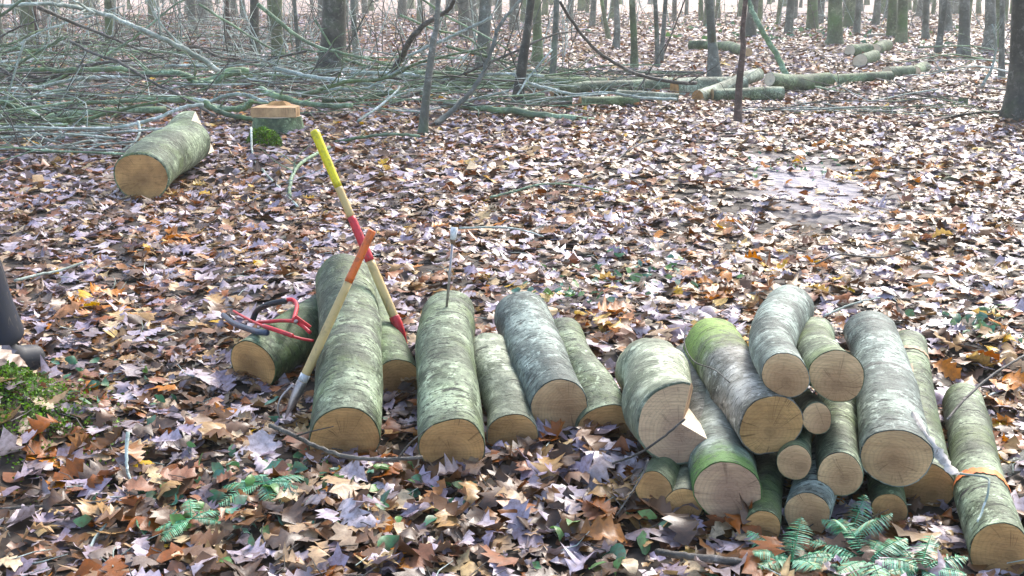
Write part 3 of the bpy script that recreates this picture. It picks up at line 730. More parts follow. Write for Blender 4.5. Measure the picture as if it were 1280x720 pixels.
# ------------------------------------------------------------------ branches
def branch(name, label, pts, r0, r1, mat, cat='branch', group=None, twigs=0, n=8, cutend=False, tw_r=.35, sd=1, parent=None, wob=.06):
    rr = random.Random(sd+len(pts)*7+int(pts[0].x*100)); pp = cat_rom(pts, 6)
    L = sum((pp[i+1]-pp[i]).length for i in range(len(pp)-1))
    pp = [p+Vector((rr.gauss(0, 1), rr.gauss(0, 1), rr.gauss(0, 1)))*r0*.16 for p in pp]
    mb = MB(); rad = lin(r0, r1, len(pp)); base = pp[0].copy()
    mb.tube([p-base for p in pp], rad, n, wob=wob)
    for _ in range(twigs):
        i = rr.randrange(len(pp)//6, len(pp)-1); p = pp[i]-base; d = (pp[min(i+1, len(pp)-1)]-pp[i-1]).normalized()
        s_ = Vector((rr.gauss(0, 1), rr.gauss(0, .7), rr.gauss(.3, .7))); s_ = (s_-d*s_.dot(d)).normalized()
        l = L*rr.uniform(.12, .32); e = p+(d*.8+s_*.7)*l; m = p.lerp(e, .5)+Vector((rr.gauss(0, .04), rr.gauss(0, .04), rr.gauss(0, .04)))*l*2
        mb.tube(cat_rom([p, m, e], 3), lin(rad[i]*tw_r+.001, .0015, 7), 5)
    o = mb.build(name, mat); o.location = base; tag(o, label, cat, group)
    return o
def BR(label, px, Ys, wpx0, wpx1, mat, **k):
    """px: photo points; Ys: ground distance at both ends"""
    n = len(px); pts = [V(x, y, Ys[0]+(Ys[1]-Ys[0])*i/(n-1)) for i, (x, y) in enumerate(px)]
    for p in pts: p.z = max(p.z, .02)
    kw = 1.25 if k.get('group') == G1 else 1.0
    return branch(k.pop('name', 'fallen_branch'), label, pts, RW(wpx0/2*kw, pts[0]), RW(wpx1/2*kw, pts[-1]), M[mat], **k)
G1 = 'branches of the brush pile'
BR('long pale branch arching high over the brush pile towards the upper left', [(274, 89), (240, 66), (200, 47), (140, 22), (95, 9), (60, 5), (0, 7), (-60, 12)], (15.5, 13), 6, 3, 'branch_pale', group=G1, twigs=9)
BR('thin branch rising from the long arching branch to the picture top', [(118, 17), (100, 5), (80, -6), (40, -30)], (13.4, 13), 3, 2, 'branch_pale', group=G1, twigs=2)
BR('thick bright green branch lowest across the left brush pile', [(205, 137), (160, 138), (110, 141), (60, 146), (20, 156), (-20, 168)], (13.2, 12.2), 7, 5, 'branch_green', group=G1, twigs=7)
BR('green branch with double curve left of the hooked green bough', [(310, 88), (290, 90), (268, 98), (248, 104), (238, 96), (215, 92), (180, 92), (150, 86), (100, 88), (40, 88), (-20, 92)], (15.2, 14.2), 8, 4, 'branch_green', group=G1, twigs=7)
BR('short hooked green bough looping beneath the double curved branch', [(300, 90), (282, 94), (268, 103), (250, 105), (240, 103)], (14.9, 14.7), 7, 5, 'branch_green', group=G1, twigs=2)
BR('twisted green bough ending in an upturned hook left of the stump', [(200, 123), (240, 127), (258, 133), (290, 137), (308, 134), (314, 127)], (13.2, 12.7), 6, 6, 'branch_green', group=G1, twigs=4)
BR('second green bough just under the twisted one left of the stump', [(255, 128), (280, 142), (310, 148), (330, 150)], (12.9, 12.7), 6, 4, 'branch_green', group=G1, twigs=2)
BR('pale wavy branch running above the stump towards the right', [(205, 121), (235, 123), (262, 127), (278, 121), (295, 118), (312, 120), (332, 128), (360, 134)], (13.4, 13.0), 4, 4, 'branch_pale', group=G1, twigs=3)
BR('long white branch passing behind the lone thick log', [(254, 131), (230, 134), (200, 146), (165, 156), (120, 164), (60, 175), (0, 180), (-40, 184)], (11.6, 10.8), 4, 3, 'branch_pale', group=G1, twigs=6)
BR('forked white twig hanging left of the lone thick log', [(173, 152), (174, 166), (166, 180), (145, 192), (122, 207)], (10.9, 10.2), 3, 2, 'branch_pale', group=G1, twigs=2)
BR('pale thin branch along the bottom of the left brush pile', [(150, 172), (100, 178), (40, 190), (-20, 205)], (11., 10.), 3, 2, 'branch_pale', group=G1, twigs=5)
BR('grey green branch above the thick bright green one', [(195, 123), (150, 127), (100, 129), (60, 139), (10, 148), (-30, 150)], (13.6, 13), 5, 3, 'branch_green', group=G1, twigs=4)
BR('straight pale branch crossing the far left of the brush pile', [(180, 96), (130, 97), (90, 100), (40, 110), (-20, 111)], (15.5, 14.5), 5, 3, 'branch_pale', group=G1, twigs=4)
BR('dark crossing stem slanting down through the left brush pile', [(88, 52), (120, 68), (150, 78), (185, 100), (230, 122), (270, 146)], (14.5, 12.6), 3, 3, 'branch_dark', group=G1, twigs=5)
BR('dark stem slanting down at the left picture edge', [(-10, 78), (15, 95), (40, 118), (70, 142)], (13, 12), 3, 2, 'branch_dark', group=G1, twigs=3)
BR('mossy branch resting between the stump and the large dark trunk', [(326, 112), (350, 121), (375, 128), (400, 132), (440, 133)], (14., 13.2), 7, 5, 'branch_green', group=G1, twigs=4)
BR('pale branch lying before the large dark trunk base', [(343, 86), (370, 92), (400, 98), (440, 102), (480, 108)], (16, 15), 5, 4, 'branch_pale', group=G1, twigs=5)
BR('thin white branch leaning from stump side to the upper right', [(447, 152), (470, 136), (492, 118), (500, 108)], (12.2, 13), 3, 2, 'branch_pale', group=G1, twigs=2)
BR('thin pale branch rising over the sapling to the right', [(510, 70), (550, 52), (585, 36), (615, 22)], (13.5, 13.5), 3, 3, 'branch_pale', group=G1, twigs=3)
BR('branch with mossy bark in front of the dark leaning trunk', [(556, 130), (600, 135), (640, 139), (690, 146), (742, 153)], (13.7, 12.8), 7, 7, 'branch_green', group=G1, twigs=3)
BR('pale drooping branch behind the dark leaning trunk', [(440, 92), (500, 92), (560, 100), (620, 92), (680, 96)], (16, 15), 4, 3, 'branch_pale', group=G1, twigs=6)
BR('green stick across the ground left of the sapling', [(420, 182), (450, 172), (490, 168), (525, 170)], (11, 10.8), 3, 3, 'branch_green', group=G1, twigs=2)
BR('crooked dark bough climbing behind the sapling', [(490, 92), (500, 74), (515, 48), (538, 26), (560, 12), (572, -8)], (15, 14), 7, 4, 'branch_dark', group=G1, twigs=5)
BR('thin arching branch dropping from top centre to the fallen trunks', [(700, 2), (712, 22), (735, 52), (760, 74), (800, 94), (845, 103), (870, 104)], (14.2, 15), 3, 4, 'branch_dark', group=G1, twigs=4)
BR('slender twig fan behind the fallen trunks', [(690, 62), (660, 98), (645, 122)], (14.5, 14), 2, 2, 'branch_pale', group=G1, twigs=5)
BR('pale branch arching over the centre fallen trunks', [(660, 104), (690, 112), (720, 118), (760, 116), (800, 122), (846, 124)], (14.5, 14.2), 3, 3, 'branch_pale', group=G1, twigs=5)
rr = random.Random(63)
for i in range(46):
    zx = (-70, 430, 96, 176) if i < 32 else (420, 700, 100, 140)
    px, py = rr.uniform(*zx[:2]), rr.uniform(*zx[2:])
    if (120 < px < 410 and py > 118): px = rr.uniform(-60, 110)
    c = P(px, py, 0); c.z = rr.uniform(.05, .45 if px < 300 else .2); L = rr.uniform(1.2, 3.2); a = rr.gauss(.05, .3); sl = rr.gauss(0, .07) if rr.random() < .65 else rr.choice((-1, 1))*rr.uniform(.15, .55)
    if abs(sl) > .1: c.z += L*abs(sl)*.4
    d = Vector((math.cos(a), math.sin(a), sl)); n_ = Vector((-d.y, d.x, 0)); pts = [c+d*L*t+n_*rr.gauss(0, .06)*L+Vector((0, 0, rr.gauss(0, .03)*L)) for t in (-.5, -.25, 0, .25, .5)]
    for p in pts: p.z = max(p.z, .04)
    branch('fallen_branch', 'greenish bare branch lying tangled among others in the brush pile', pts, rr.uniform(.018, .038), rr.uniform(.008, .014), M[rr.choice(('branch_green', 'branch_green', 'branch_pale', 'bark_green', 'branch_dark'))], group='green branches tangled in the brush', twigs=8)
# lone sticks on the leaves
BR('curved grey stick lying in front of the longest log', [(338, 532), (360, 541), (392, 556), (430, 570), (470, 574), (528, 572)], (3.30, 3.14), 6, 5, 'branch_dark', name='stick', cat='stick', twigs=2)
BR('short white stick poking up from leaves at the lower left', [(112, 685), (122, 668), (133, 655)], (2.78, 2.9), 4, 3, 'branch_pale', name='stick', cat='stick')
BR('thin brown stick across dark soil at lower left', [(0, 636), (30, 634), (60, 632), (100, 630), (135, 626)], (2.98, 3.02), 4, 4, 'branch_dark', name='stick', cat='stick')
BR('pale bent stick upright in leaves left of the orange pole', [(160, 540), (158, 570), (160, 592), (166, 602)], (3.3, 3.16), 5, 3, 'branch_pale', name='stick', cat='stick')
BR('pale stick lying on the leaves by the walking leg', [(18, 351), (45, 344), (75, 338), (104, 328)], (5.25, 5.6), 4, 3, 'branch_pale', name='stick', cat='stick')
BR('curved green stick in front of the yellow topped pole', [(362, 245), (363, 228), (372, 208), (388, 196), (412, 184)], (8.0, 10.4), 5, 4, 'branch_green', name='stick', cat='stick', twigs=3)
BR('forked thin stick on pale leaves at the picture centre', [(612, 247), (640, 240), (680, 230), (720, 232), (760, 240)], (7.8, 8.1), 3, 2, 'branch_green', name='stick', cat='stick', twigs=3)
BR('long thin grey stick right of the centre', [(690, 230), (735, 222), (765, 205), (800, 180), (850, 168)], (8.3, 11), 3, 2, 'branch_dark', name='stick', cat='stick', twigs=3)
BR('thin branch leading right from the marker rod over the leaves', [(574, 285), (620, 284), (650, 287), (680, 296)], (6.0, 6.1), 3, 2, 'branch_pale', name='stick', cat='stick', twigs=1)
BR('stick running from the stump edge down into the leaves', [(314, 160), (316, 195), (330, 225), (350, 245), (372, 258)], (10.9, 7.6), 3, 3, 'branch_pale', name='stick', cat='stick', twigs=3)
BR('slender dark twig rising at right beside the banded log', [(1184, 524), (1205, 500), (1232, 475), (1262, 455), (1285, 442)], (3.1, 3.5), 3.5, 3, 'branch_dark', name='twig', cat='twig')
BR('pale thin twig crossing behind the dark rising twig', [(1215, 502), (1235, 496), (1255, 494), (1285, 484)], (3.9, 4.1), 3, 2, 'branch_pale', name='twig', cat='twig', twigs=1)
BR('white bent twig draped over the orange banded log', [(1200, 592), (1232, 597), (1236, 608), (1228, 638), (1222, 652)], (2.86, 2.72), 3, 2.5, 'branch_pale', name='twig', cat='twig')
BR('dark twig slanting across the notched log face', [(856, 524), (832, 544), (800, 566), (765, 580)], (2.97, 3.0), 3, 3, 'branch_dark', name='twig', cat='twig')
BR('thin curved twig below the notched log', [(810, 575), (805, 590), (790, 615), (770, 645)], (2.9, 2.85), 2.5, 2, 'branch_dark', name='twig', cat='twig', twigs=2)
BR('brown stick at the bottom edge left of the ferns', [(820, 690), (850, 694), (885, 698), (930, 704)], (2.70, 2.66), 9, 11, 'branch_dark', name='stick', cat='stick')
BR('pale twig on the leaves behind the bent log', [(1030, 395), (1052, 385), (1075, 377), (1100, 372)], (4.7, 4.95), 3, 2, 'branch_pale', name='twig', cat='twig', twigs=2)
BR('thin dark stick on the leaves at the right middle', [(1020, 330), (1050, 318), (1100, 322), (1150, 310)], (5.5, 5.8), 2.5, 2, 'branch_dark', name='stick', cat='stick', twigs=3)
BR('long low stick pointing to the large right trunk', [(1130, 160), (1170, 150), (1220, 141), (1290, 138)], (12.3, 13.6), 3, 4, 'branch_dark', name='stick', cat='stick', twigs=3)
BR('fallen limb curving down right of the cut trunk pieces', [(1080, 96), (1110, 102), (1140, 112), (1160, 124), (1195, 128)], (18.5, 15), 3, 4, 'branch_dark', name='stick', cat='stick', twigs=3)
BR('white branching twig standing near the large right trunk', [(1226, 110), (1240, 85), (1245, 55), (1240, 30)], (17, 17), 4, 2, 'branch_pale', name='twig', cat='twig', twigs=7)
BR('leaf strewn stick lying across the ground before the leaning pole', [(985, 140), (1040, 143), (1090, 150), (1135, 156), (1190, 140)], (13.7, 13.8), 3, 3, 'branch_dark', name='stick', cat='stick', twigs=5)
BR('mossy limb crossing from the cut trunk to the right leaves', [(1000, 103), (1020, 112), (1045, 118), (1075, 127)], (17.5, 15.8), 6, 5, 'branch_green', name='stick', cat='stick', twigs=2)
BR('dark thin stick among leaves below the reddish sapling', [(800, 168), (860, 168), (905, 172), (960, 176)], (11.9, 11.6), 2.5, 2.5, 'branch_dark', name='stick', cat='stick', twigs=3)

# ---- fallen trunks
G2 = 'fallen trunks behind the clearing'
def TR(label, ax_, ay_, bx_, by_, w0, w1, Ya, Yb, bark, cut='cut', **k):
    A = V(ax_, ay_, Ya); B = V(bx_, by_, Yb); ra, rb_ = RW(w0*.6, A), RW(w1*.6, B)
    A.z = max(A.z, ra*.8); B.z = max(B.z, rb_*.8)
    return make_log(label, A, B, ra, rb_, M[bark], M[cut], G2, name='fallen_log', cat='fallen log', rough=.03, nth=20, nz=20, seed=int(ax_+by_), **k)
TR('long mossy fallen trunk behind the sapling', 508, 104, 760, 111, 16, 17, 17.2, 16.4, 'bark_green')
TR('pale fallen trunk continuing right of the mossy one', 690, 112, 840, 106, 14, 15, 15.8, 16.6, 'bark')
TR('low green fallen trunk before the others in the centre', 655, 128, 715, 127, 11, 11, 14.4, 14.4, 'bark_green', 'cut_pale_lit')
TR('dark mossy trunk section lying in the centre', 725, 130, 797, 127, 13, 11, 14.4, 14.6, 'bark_green')
TR('pale grey trunk section with snowy bark in the centre', 770, 119, 848, 123, 11, 10, 15.1, 15, 'bark_pale')
TR('thick pale trunk with its dark end facing left by the flared tree', 843, 113, 930, 106, 20, 18, 15.9, 16.3, 'bark_pale', 'cut_orange')
TR('trunk piece slanting up right across the pale trunk', 872, 122, 948, 93, 14, 13, 15.1, 17, 'bark_pale', 'cut_orange')
TR('short thick trunk piece right of the slanting one', 890, 119, 978, 117, 15, 15, 15.2, 15.3, 'bark')
TR('trunk with round pale cut end facing the camera beside the leaning pole', 962, 99, 1008, 111, 14, 19, 15.9, 16.6, 'bark_green', 'cut_pale_lit')
TR('sawn trunk piece with a pale cut band to the right of the leaning pole', 1036, 103, 990, 108, 16, 16, 17.4, 16.9, 'bark_green', 'cut_pale_lit')
TR('long thin fallen trunk right of the pale cut band', 1038, 104, 1112, 98, 12, 12, 17.7, 18.4, 'bark_green')
TR('short green trunk piece at the right of the thin fallen trunk', 1138, 91, 1108, 95, 14, 14, 19.2, 18.8, 'bark_green', 'cut_pale_lit')
TR('small trunk end piece beyond the short green piece', 1144, 90, 1156, 84, 12, 12, 19.4, 20.3, 'bark_green', 'cut_pale_lit')
TR('near trunk round in the far group of three', 1075, 77, 1092, 71, 15, 14, 21.6, 23, 'bark_green', 'cut_pale_lit')
TR('left trunk round in the far group of three', 1086, 63, 1062, 66, 13, 13, 25.5, 25, 'bark_green', 'cut_pale_lit')
TR('right trunk round in the far group of three', 1093, 62, 1108, 60, 13, 13, 25.5, 27, 'bark_green', 'cut_pale_lit')
TR('distant mossy fallen trunk behind the flared tree', 862, 56, 905, 58, 9, 9, 27.5, 27, 'bark_green')
TR('distant fallen trunk between flared tree and reddish sapling', 905, 60, 935, 66, 11, 10, 27, 24.5, 'bark_green')
TR('thin fallen stem on leaves behind the mossy tree foot', 760, 90, 880, 92, 5, 5, 19.8, 19.4, 'bark_dark')
TR('far fallen stem low among the right trunks', 1082, 50, 1120, 47, 5, 4, 33, 35, 'bark_dark')
# small green stump at right
c = P(1203, 133, 0); mk = MB(); rt = empty('tree_stump', 'small mossy green stump on the leaves left of the large right trunk', 'tree stump', c)
mk.tube([(0, 0, -.02), (0, 0, .05), (.005, 0, .11)], [.085, .066, .06], 16, wob=.05, caps=False); mk.build('bark', M['bark_green'], rt)
mk = MB(); mk.tube([(.005, 0, .100), (.005, 0, .108)], .056, 16); mk.build('cut_face', M['cut'], rt, False)

# ------------------------------------------------------------------ brushwood (uncountable twigs)
def brushwood():
    v_, q_, m_ = [], [], []; mb = MB(); rr = random.Random(21)
    def twig(c, L, r, ang, slope, mi, curve, kids=2):
        d = Vector((math.cos(ang), math.sin(ang)*.8, slope)).normalized(); s_ = Vector((-d.y, d.x, 0))
        a = c-d*L*.5; b = c+d*L*.5; m1 = c+s_*rr.gauss(0, curve)*L+Vector((0, 0, rr.gauss(0, curve*.6)*L))
        a.z = max(a.z, .03); b.z = max(b.z, .03); m1.z = max(m1.z, .04)
        pp = cat_rom([a, a.lerp(m1, .5)+s_*rr.gauss(0, .03)*L, m1, m1.lerp(b, .5)+s_*rr.gauss(0, .03)*L, b], 2)
        mb.tube(pp, lin(r, r*.35, len(pp)), 5, caps=False, m=mi)
        for _ in range(kids):
            i = rr.randrange(1, len(pp)-1); e = pp[i]+(d*.8+s_*rr.choice((-1, 1))*rr.uniform(.3, .8)+Vector((0, 0, rr.gauss(.1, .35))))*L*rr.uniform(.15, .35)
            e.z = max(e.z, .02)
            mid_ = pp[i].lerp(e, .5)+Vector((rr.gauss(0, .03), rr.gauss(0, .03), rr.gauss(0, .03)))*L
            mb.tube(cat_rom([pp[i], mid_, e], 2), lin(r*.5, r*.2, 5), 4, caps=False, m=mi)
    for zone, cnt in (((-90, 440, 88, 205), 330), ((300, 700, 85, 150), 120), ((-120, 380, 40, 90), 190), ((640, 860, 92, 125), 45), ((940, 1240, 120, 170), 30), ((1180, 1290, 60, 120), 22)):
        for _ in range(cnt):
            px = rr.uniform(zone[0], zone[1]); py = rr.uniform(zone[2], zone[3])
            if py > 150 and px > 200: continue
            if px > 290 and px < 400 and py > 128: continue
            if 120 < px < 290 and py > 165: continue
            c = P(px, py, 0); hgt = .45 if px < 300 else (.22 if px < 700 else .05)
            c.z = abs(rr.gauss(0, hgt*.6))+.03
            L = rr.uniform(.7, 2.6)*(1 if c.y < 20 else 1.3)
            up = rr.random() < .16
            twig(c, L*(.6 if up else 1), rr.uniform(.004, .016)*(1 if c.y < 18 else 1.5), rr.gauss(math.pi*.97, .38)+(math.pi if rr.random() < .4 else 0), rr.gauss(0, .09) if not up else rr.choice((-1, 1))*rr.uniform(.5, 2.2), rr.choice((0, 0, 1, 1, 2, 2)), .07, 3)
    o = mb.build('brushwood', [M['branch_pale'], M['branch_green'], M['branch_dark']]); tag(o, 'tangled thin twigs heaped in the brush pile', 'brushwood', kind='stuff')
    # undergrowth: thin upright shoots further back
    mb = MB()
    for _ in range(620):
        px = rr.choice((rr.uniform(-100, 720), rr.uniform(-100, 720), rr.uniform(-100, 460), rr.uniform(700, 1330))); py = rr.uniform(6, 92) if px < 720 else rr.uniform(-4, 42)
        b = P(px, py, 0)
        if b.y > 60: continue
        h = rr.uniform(.5, 2.6); top = b+Vector((rr.gauss(0, .3), rr.gauss(0, .3), 1))*h; r = rr.uniform(.005, .012)*(1+b.y/40)
        m1 = b.lerp(top, .5)+Vector((rr.gauss(0, .08), rr.gauss(0, .08), 0))*h; pp = cat_rom([b, m1, top], 3); mi = rr.choice((0, 1, 2, 2, 0))
        mb.tube(pp, lin(r, r*.3, len(pp)), 4, caps=False, m=mi)
        for _ in range(4):
            i = rr.randrange(1, len(pp)-1); e = pp[i]+Vector((rr.gauss(0, .4), rr.gauss(0, .4), rr.uniform(.0, .4)))*h*.6
            mb.tube([pp[i], pp[i].lerp(e, .5)+Vector((0, 0, rr.uniform(0, .05))), e], [r*.5, r*.4, r*.2], 4, caps=False, m=mi)
    o = mb.build('undergrowth', [M['branch_pale'], M['trunk_grey'], M['branch_dark']]); tag(o, 'thin bare shoots and saplings growing between the trees', 'undergrowth', kind='stuff')
brushwood()

# ------------------------------------------------------------------ trees
def limbs_mesh(seed, h, r, n=18):
    rr = random.Random(seed); mb = MB()
    def grow(p, d, L, r_, lev):
        pts = [p]; dd = d.copy()
        for _ in range(3):
            dd = (dd+Vector((rr.gauss(0, .18), rr.gauss(0, .18), rr.gauss(.08, .1)))).normalized(); pts.append(pts[-1]+dd*L/3)
        mb.tube(pts, lin(r_, r_*.35, 4), 5 if lev == 0 else 4, caps=False)
        if lev < 2:
            for _ in range(3):
                q = pts[rr.choice((1, 2, 3))]; a = (dd+Vector((rr.gauss(0, .7), rr.gauss(0, .7), rr.gauss(.2, .3)))).normalized()
                grow(q, a, L*rr.uniform(.4, .6), r_*.45, lev+1)
    for i in range(n):
        z = h*rr.uniform(.42, .97); an = rr.uniform(0, 6.28); el = rr.uniform(.3, 1.1)
        grow(Vector((0, 0, z)), Vector((math.cos(an), math.sin(an), el)).normalized(), h*rr.uniform(.12, .22)*(1.25-z/h*.6), r*(1.15-z/h)*.55, 0)
    me = bpy.data.meshes.new('crown'); me.from_pydata(mb.v, [], mb.f); me.polygons.foreach_set('use_smooth', [True]*len(mb.f)); me.materials.append(M['trunk_grey'])
    return me
CROWNS = [limbs_mesh(i, 10, .12) for i in range(4)]
def tree(label, base, pts, radii, mat, group=None, name='bare_tree', cat='tree', n=14, flare=1.35, crown=True, H_=None, wob=.03):
    rt = empty(name, label, cat, base, group)
    pp = cat_rom([p-base for p in pts], 5); z1 = pp[-1].z
    rad = [max(radii[0]+(radii[1]-radii[0])*(i/(len(pp)-1))**.9, .004) for i in range(len(pp))]
    rad = [r*(1+(flare-1)*math.exp(-p.z/(radii[0]*2.5+.02))) for r, p in zip(rad, pp)]
    extra = [pp[0]+(pp[1]-pp[0])*t for t in (.08, .2, .45)]
    er = [radii[0]*(1+(flare-1)*math.exp(-p.z/(radii[0]*2.5+.02))) for p in extra]
    pp = [pp[0]-Vector((0, 0, .08))]+[pp[0]]+extra+pp[1:]; rad = [rad[0]*1.08, rad[0]]+er+rad[1:]
    mb = MB(); mb.tube(pp, rad, n, wob=wob); mb.build('trunk', mat, rt)
    if crown:
        c = bpy.data.objects.new('crown', random.choice(CROWNS)); COL.objects.link(c); c.parent = rt
        s_ = z1/10; k = Vector((pp[-1].x, pp[-1].y, 0))
        c.matrix_local = Matrix(((s_, 0, pp[-1].x/z1*s_, 0), (0, s_, pp[-1].y/z1*s_, 0), (0, 0, s_, 0), (0, 0, 0, 1))) if False else Matrix.Scale(s_, 4)
        c.rotation_euler = ((-pp[-1].y/z1), (pp[-1].x/z1), 0)
    return rt
def TREE(label, bx, by, w, tx, ty, mat, hgt=13, rtop=.35, flare=1.3, midpx=None, **k):
    """base pixel, width in pixels, a pixel higher on the stem giving its lean"""
    B = P(bx, by, 0); t = V(tx, ty, B.y); d = t-B
    top = B+d*(hgt/d.z) if d.z > .05 else B+Vector((0, 0, hgt))
    top = B+(top-B)*1; ox = top.x-B.x
    if abs(ox) > hgt*.22: top.x = B.x+math.copysign(hgt*.22, ox)+ (ox-math.copysign(hgt*.22, ox))*.3
    pts = [B]
    for (mx, my) in (midpx or []): pts.append(V(mx, my, B.y))
    pts.append(t); pts += [t.lerp(top, .5)+Vector((random.gauss(0, .15), random.gauss(0, .3), 0)), top]
    r = RW(w/2, B)
    return tree(label, B, pts, (r, r*rtop), M[mat], flare=flare, **k)
TREE('large dark trunk standing behind the stump at upper left', 414, 94, 37, 418, 0, 'trunk_dark', 16, flare=1.15)
TREE('big brown trunk cropped by the right picture edge', 1284, 150, 52, 1288, 0, 'trunk_dark', 17, flare=1.3)
TREE('olive trunk behind the left end of the brush pile', 36, 68, 21, 34, 0, 'trunk_olive', 15)
TREE('thin reddish leaning stem beside the olive trunk', 51, 82, 5, 43, 0, 'trunk_red', 6, crown=False)
TREE('pale yellowish topped slim tree at upper left', 137, 72, 12, 135, 0, 'trunk_olive', 12)
TREE('thin dark tree between two trunks left of the large dark trunk', 286, 68, 7, 283, 0, 'trunk_red', 9)
TREE('medium dark straight trunk left of the large dark trunk', 319, 70, 14, 318, 0, 'trunk_dark', 14, flare=1.1)
TREE('pale green wide trunk just left of the large dark trunk', 348, 74, 17, 346, 0, 'trunk_olive', 14, flare=1.1)
TREE('slim grey pole tree left of the large dark trunk', 375, 87, 6, 368, 0, 'trunk_grey', 9)
TREE('slim pale tree right of the large dark trunk', 446, 84, 9, 441, 0, 'trunk_grey', 10)
TREE('slender brown sapling in front of the brush pile centre', 528, 170, 11.5, 548, 0, 'trunk_grey', 6.5, rtop=.3, midpx=[(534, 110), (542, 50)], name='sapling', cat='sapling')
TREE('straight medium trunk behind the mossy fallen trunk', 604, 91, 19, 607, 0, 'trunk_grey', 14)
TREE('dark leaning trunk in front of the fallen trunks', 646, 134, 14, 664, 0, 'trunk_dark', 10, midpx=[(655, 65)])
TREE('wide pale trunk behind the dark leaning one', 672, 82, 14, 671, 0, 'trunk_olive', 14)
TREE('grey trunk right of the dark leaning one', 690, 106, 9, 696, 0, 'trunk_grey', 11, flare=1.2)
TREE('tree with green mossy foot on pink leaves at top centre', 793, 87, 10, 790, 0, 'trunk_olive', 12, flare=1.2)
TREE('slim grey tree, left stem of a close pair', 822, 86, 7, 819, 0, 'trunk_grey', 10, flare=1.1)
TREE('slim grey tree, right leaning stem of a close pair', 826, 78, 7, 832, 0, 'trunk_grey', 10, flare=1.1)
TREE('hair thin reddish shoot leaning right of the close pair', 826, 77, 2.2, 856, 0, 'trunk_red', 3.4, flare=1, crown=False)
TREE('small crooked tree in the top centre background', 761, 50, 6, 752, 0, 'trunk_olive', 9)
TREE('pale straight tree beside the small crooked one', 770, 62, 9, 770, 0, 'trunk_grey', 12)
TREE('flared grey tree standing behind the pale fallen trunks', 893, 101, 15, 887, 0, 'trunk_grey', 13, flare=1.55, midpx=[(891, 60)])
TREE('reddish brown sapling right of centre with crooked stem', 922, 155, 10.5, 932, 0, 'trunk_red', 6.5, rtop=.3, flare=1.15, midpx=[(924, 105), (929, 60)], name='sapling', cat='sapling')
BR('bare pole leaning to the upper left beside the cut trunk', [(986, 99), (972, 72), (952, 38), (938, 8), (925, -30)], (16.6, 17.3), 8, 6, 'branch_green', name='leaning_pole', cat='pole')
TREE('broad pale trunk in the right background with green foot', 1043, 56, 22, 1044, 0, 'trunk_olive', 17, flare=1.1)
TREE('second broad pale trunk right of the first', 1126, 55, 16, 1129, 0, 'trunk_olive', 16, flare=1.1)
TREE('brown straight trunk with mossy foot near the right', 1204, 70, 16, 1206, 0, 'trunk_grey', 15, flare=1.2)
TREE('slim pale tree leaning right between two broad ones', 1172, 68, 9, 1182, 0, 'trunk_grey', 13)
TREE('thin grey tree left of the leaning slim one', 1157, 50, 9, 1158, 0, 'trunk_grey', 13)
TREE('pale trunk half hidden left of the big brown trunk', 1236, 64, 16, 1238, 0, 'trunk_grey', 15)
TREE('thin grey tree close left of the big brown trunk', 1252, 100, 8, 1253, 0, 'trunk_grey', 11)
BR('thick dark bough bending down from top centre to a mossy foot', [(540, 160), (560, 143), (582, 122), (600, 98), (615, 62), (626, 30), (650, 0), (672, -30)], (12.3, 13.4), 8, 3.5, 'trunk_grey', name='bent_sapling', cat='sapling', twigs=6)
# far trees: four prototypes copied
GF = 'slim trunks of the far wood'; protos = []
for i, mt in enumerate(('trunk_grey', 'trunk_olive', 'trunk_olive', 'trunk_grey')):
    pts = [Vector((0, 0, 0)), Vector((random.gauss(0, .08), random.gauss(0, .1), 4)), Vector((random.gauss(0, .2), random.gauss(0, .2), 9)), Vector((random.gauss(0, .35), random.gauss(0, .3), 15))]
    protos.append(tree('one of the many slim bare trunks crowding the hazy far wood', Vector((0, 0, 0)), pts, (.15, .05), M[mt], GF, n=10, flare=1.3))
def copy_tree(o, parent=None):
    c = o.copy(); COL.objects.link(c)
    if parent: c.parent = parent
    for ch in o.children: copy_tree(ch, c)
    return c
rr = random.Random(77); used = []; cnt = 0
spots = []
for _ in range(3000):
    px = rr.uniform(-160, 1440); y = rr.uniform(31, 105)
    p_row = H/y
    X = (px-640)/F*y*1.03
    if px < 930 and rr.random() < .55: continue
    if y < 42 and rr.random() < .6: continue
    if any((X-a)**2+(y-b)**2 < 3.2 for a, b in spots): continue
    spots.append((X, y))
    if len(spots) >= 235: break
extra_near = [(-14, 14), (-11, 24), (-17, 30), (15, 12), (19, 22), (-9, 5.5), (9.5, 6.5), (12, 28), (-22, 19), (24, 30)]
for i, (X, y) in enumerate(spots+extra_near):
    pr = protos[i % 4]; o = pr if i < 4 else copy_tree(pr)
    k = rr.uniform(.55, 1.35)*(1+.25*(y > 60)); o.location = (X, y, T(X, y)-.02); o.scale = (k, k, rr.uniform(.85, 1.2))
    o.rotation_euler = (rr.gauss(0, .025), rr.gauss(0, .03), rr.uniform(0, 6.28))
    if i >= len(spots): o['label'] = 'bare woodland tree standing beside the clearing'; o['group'] = 'trees beside the clearing'

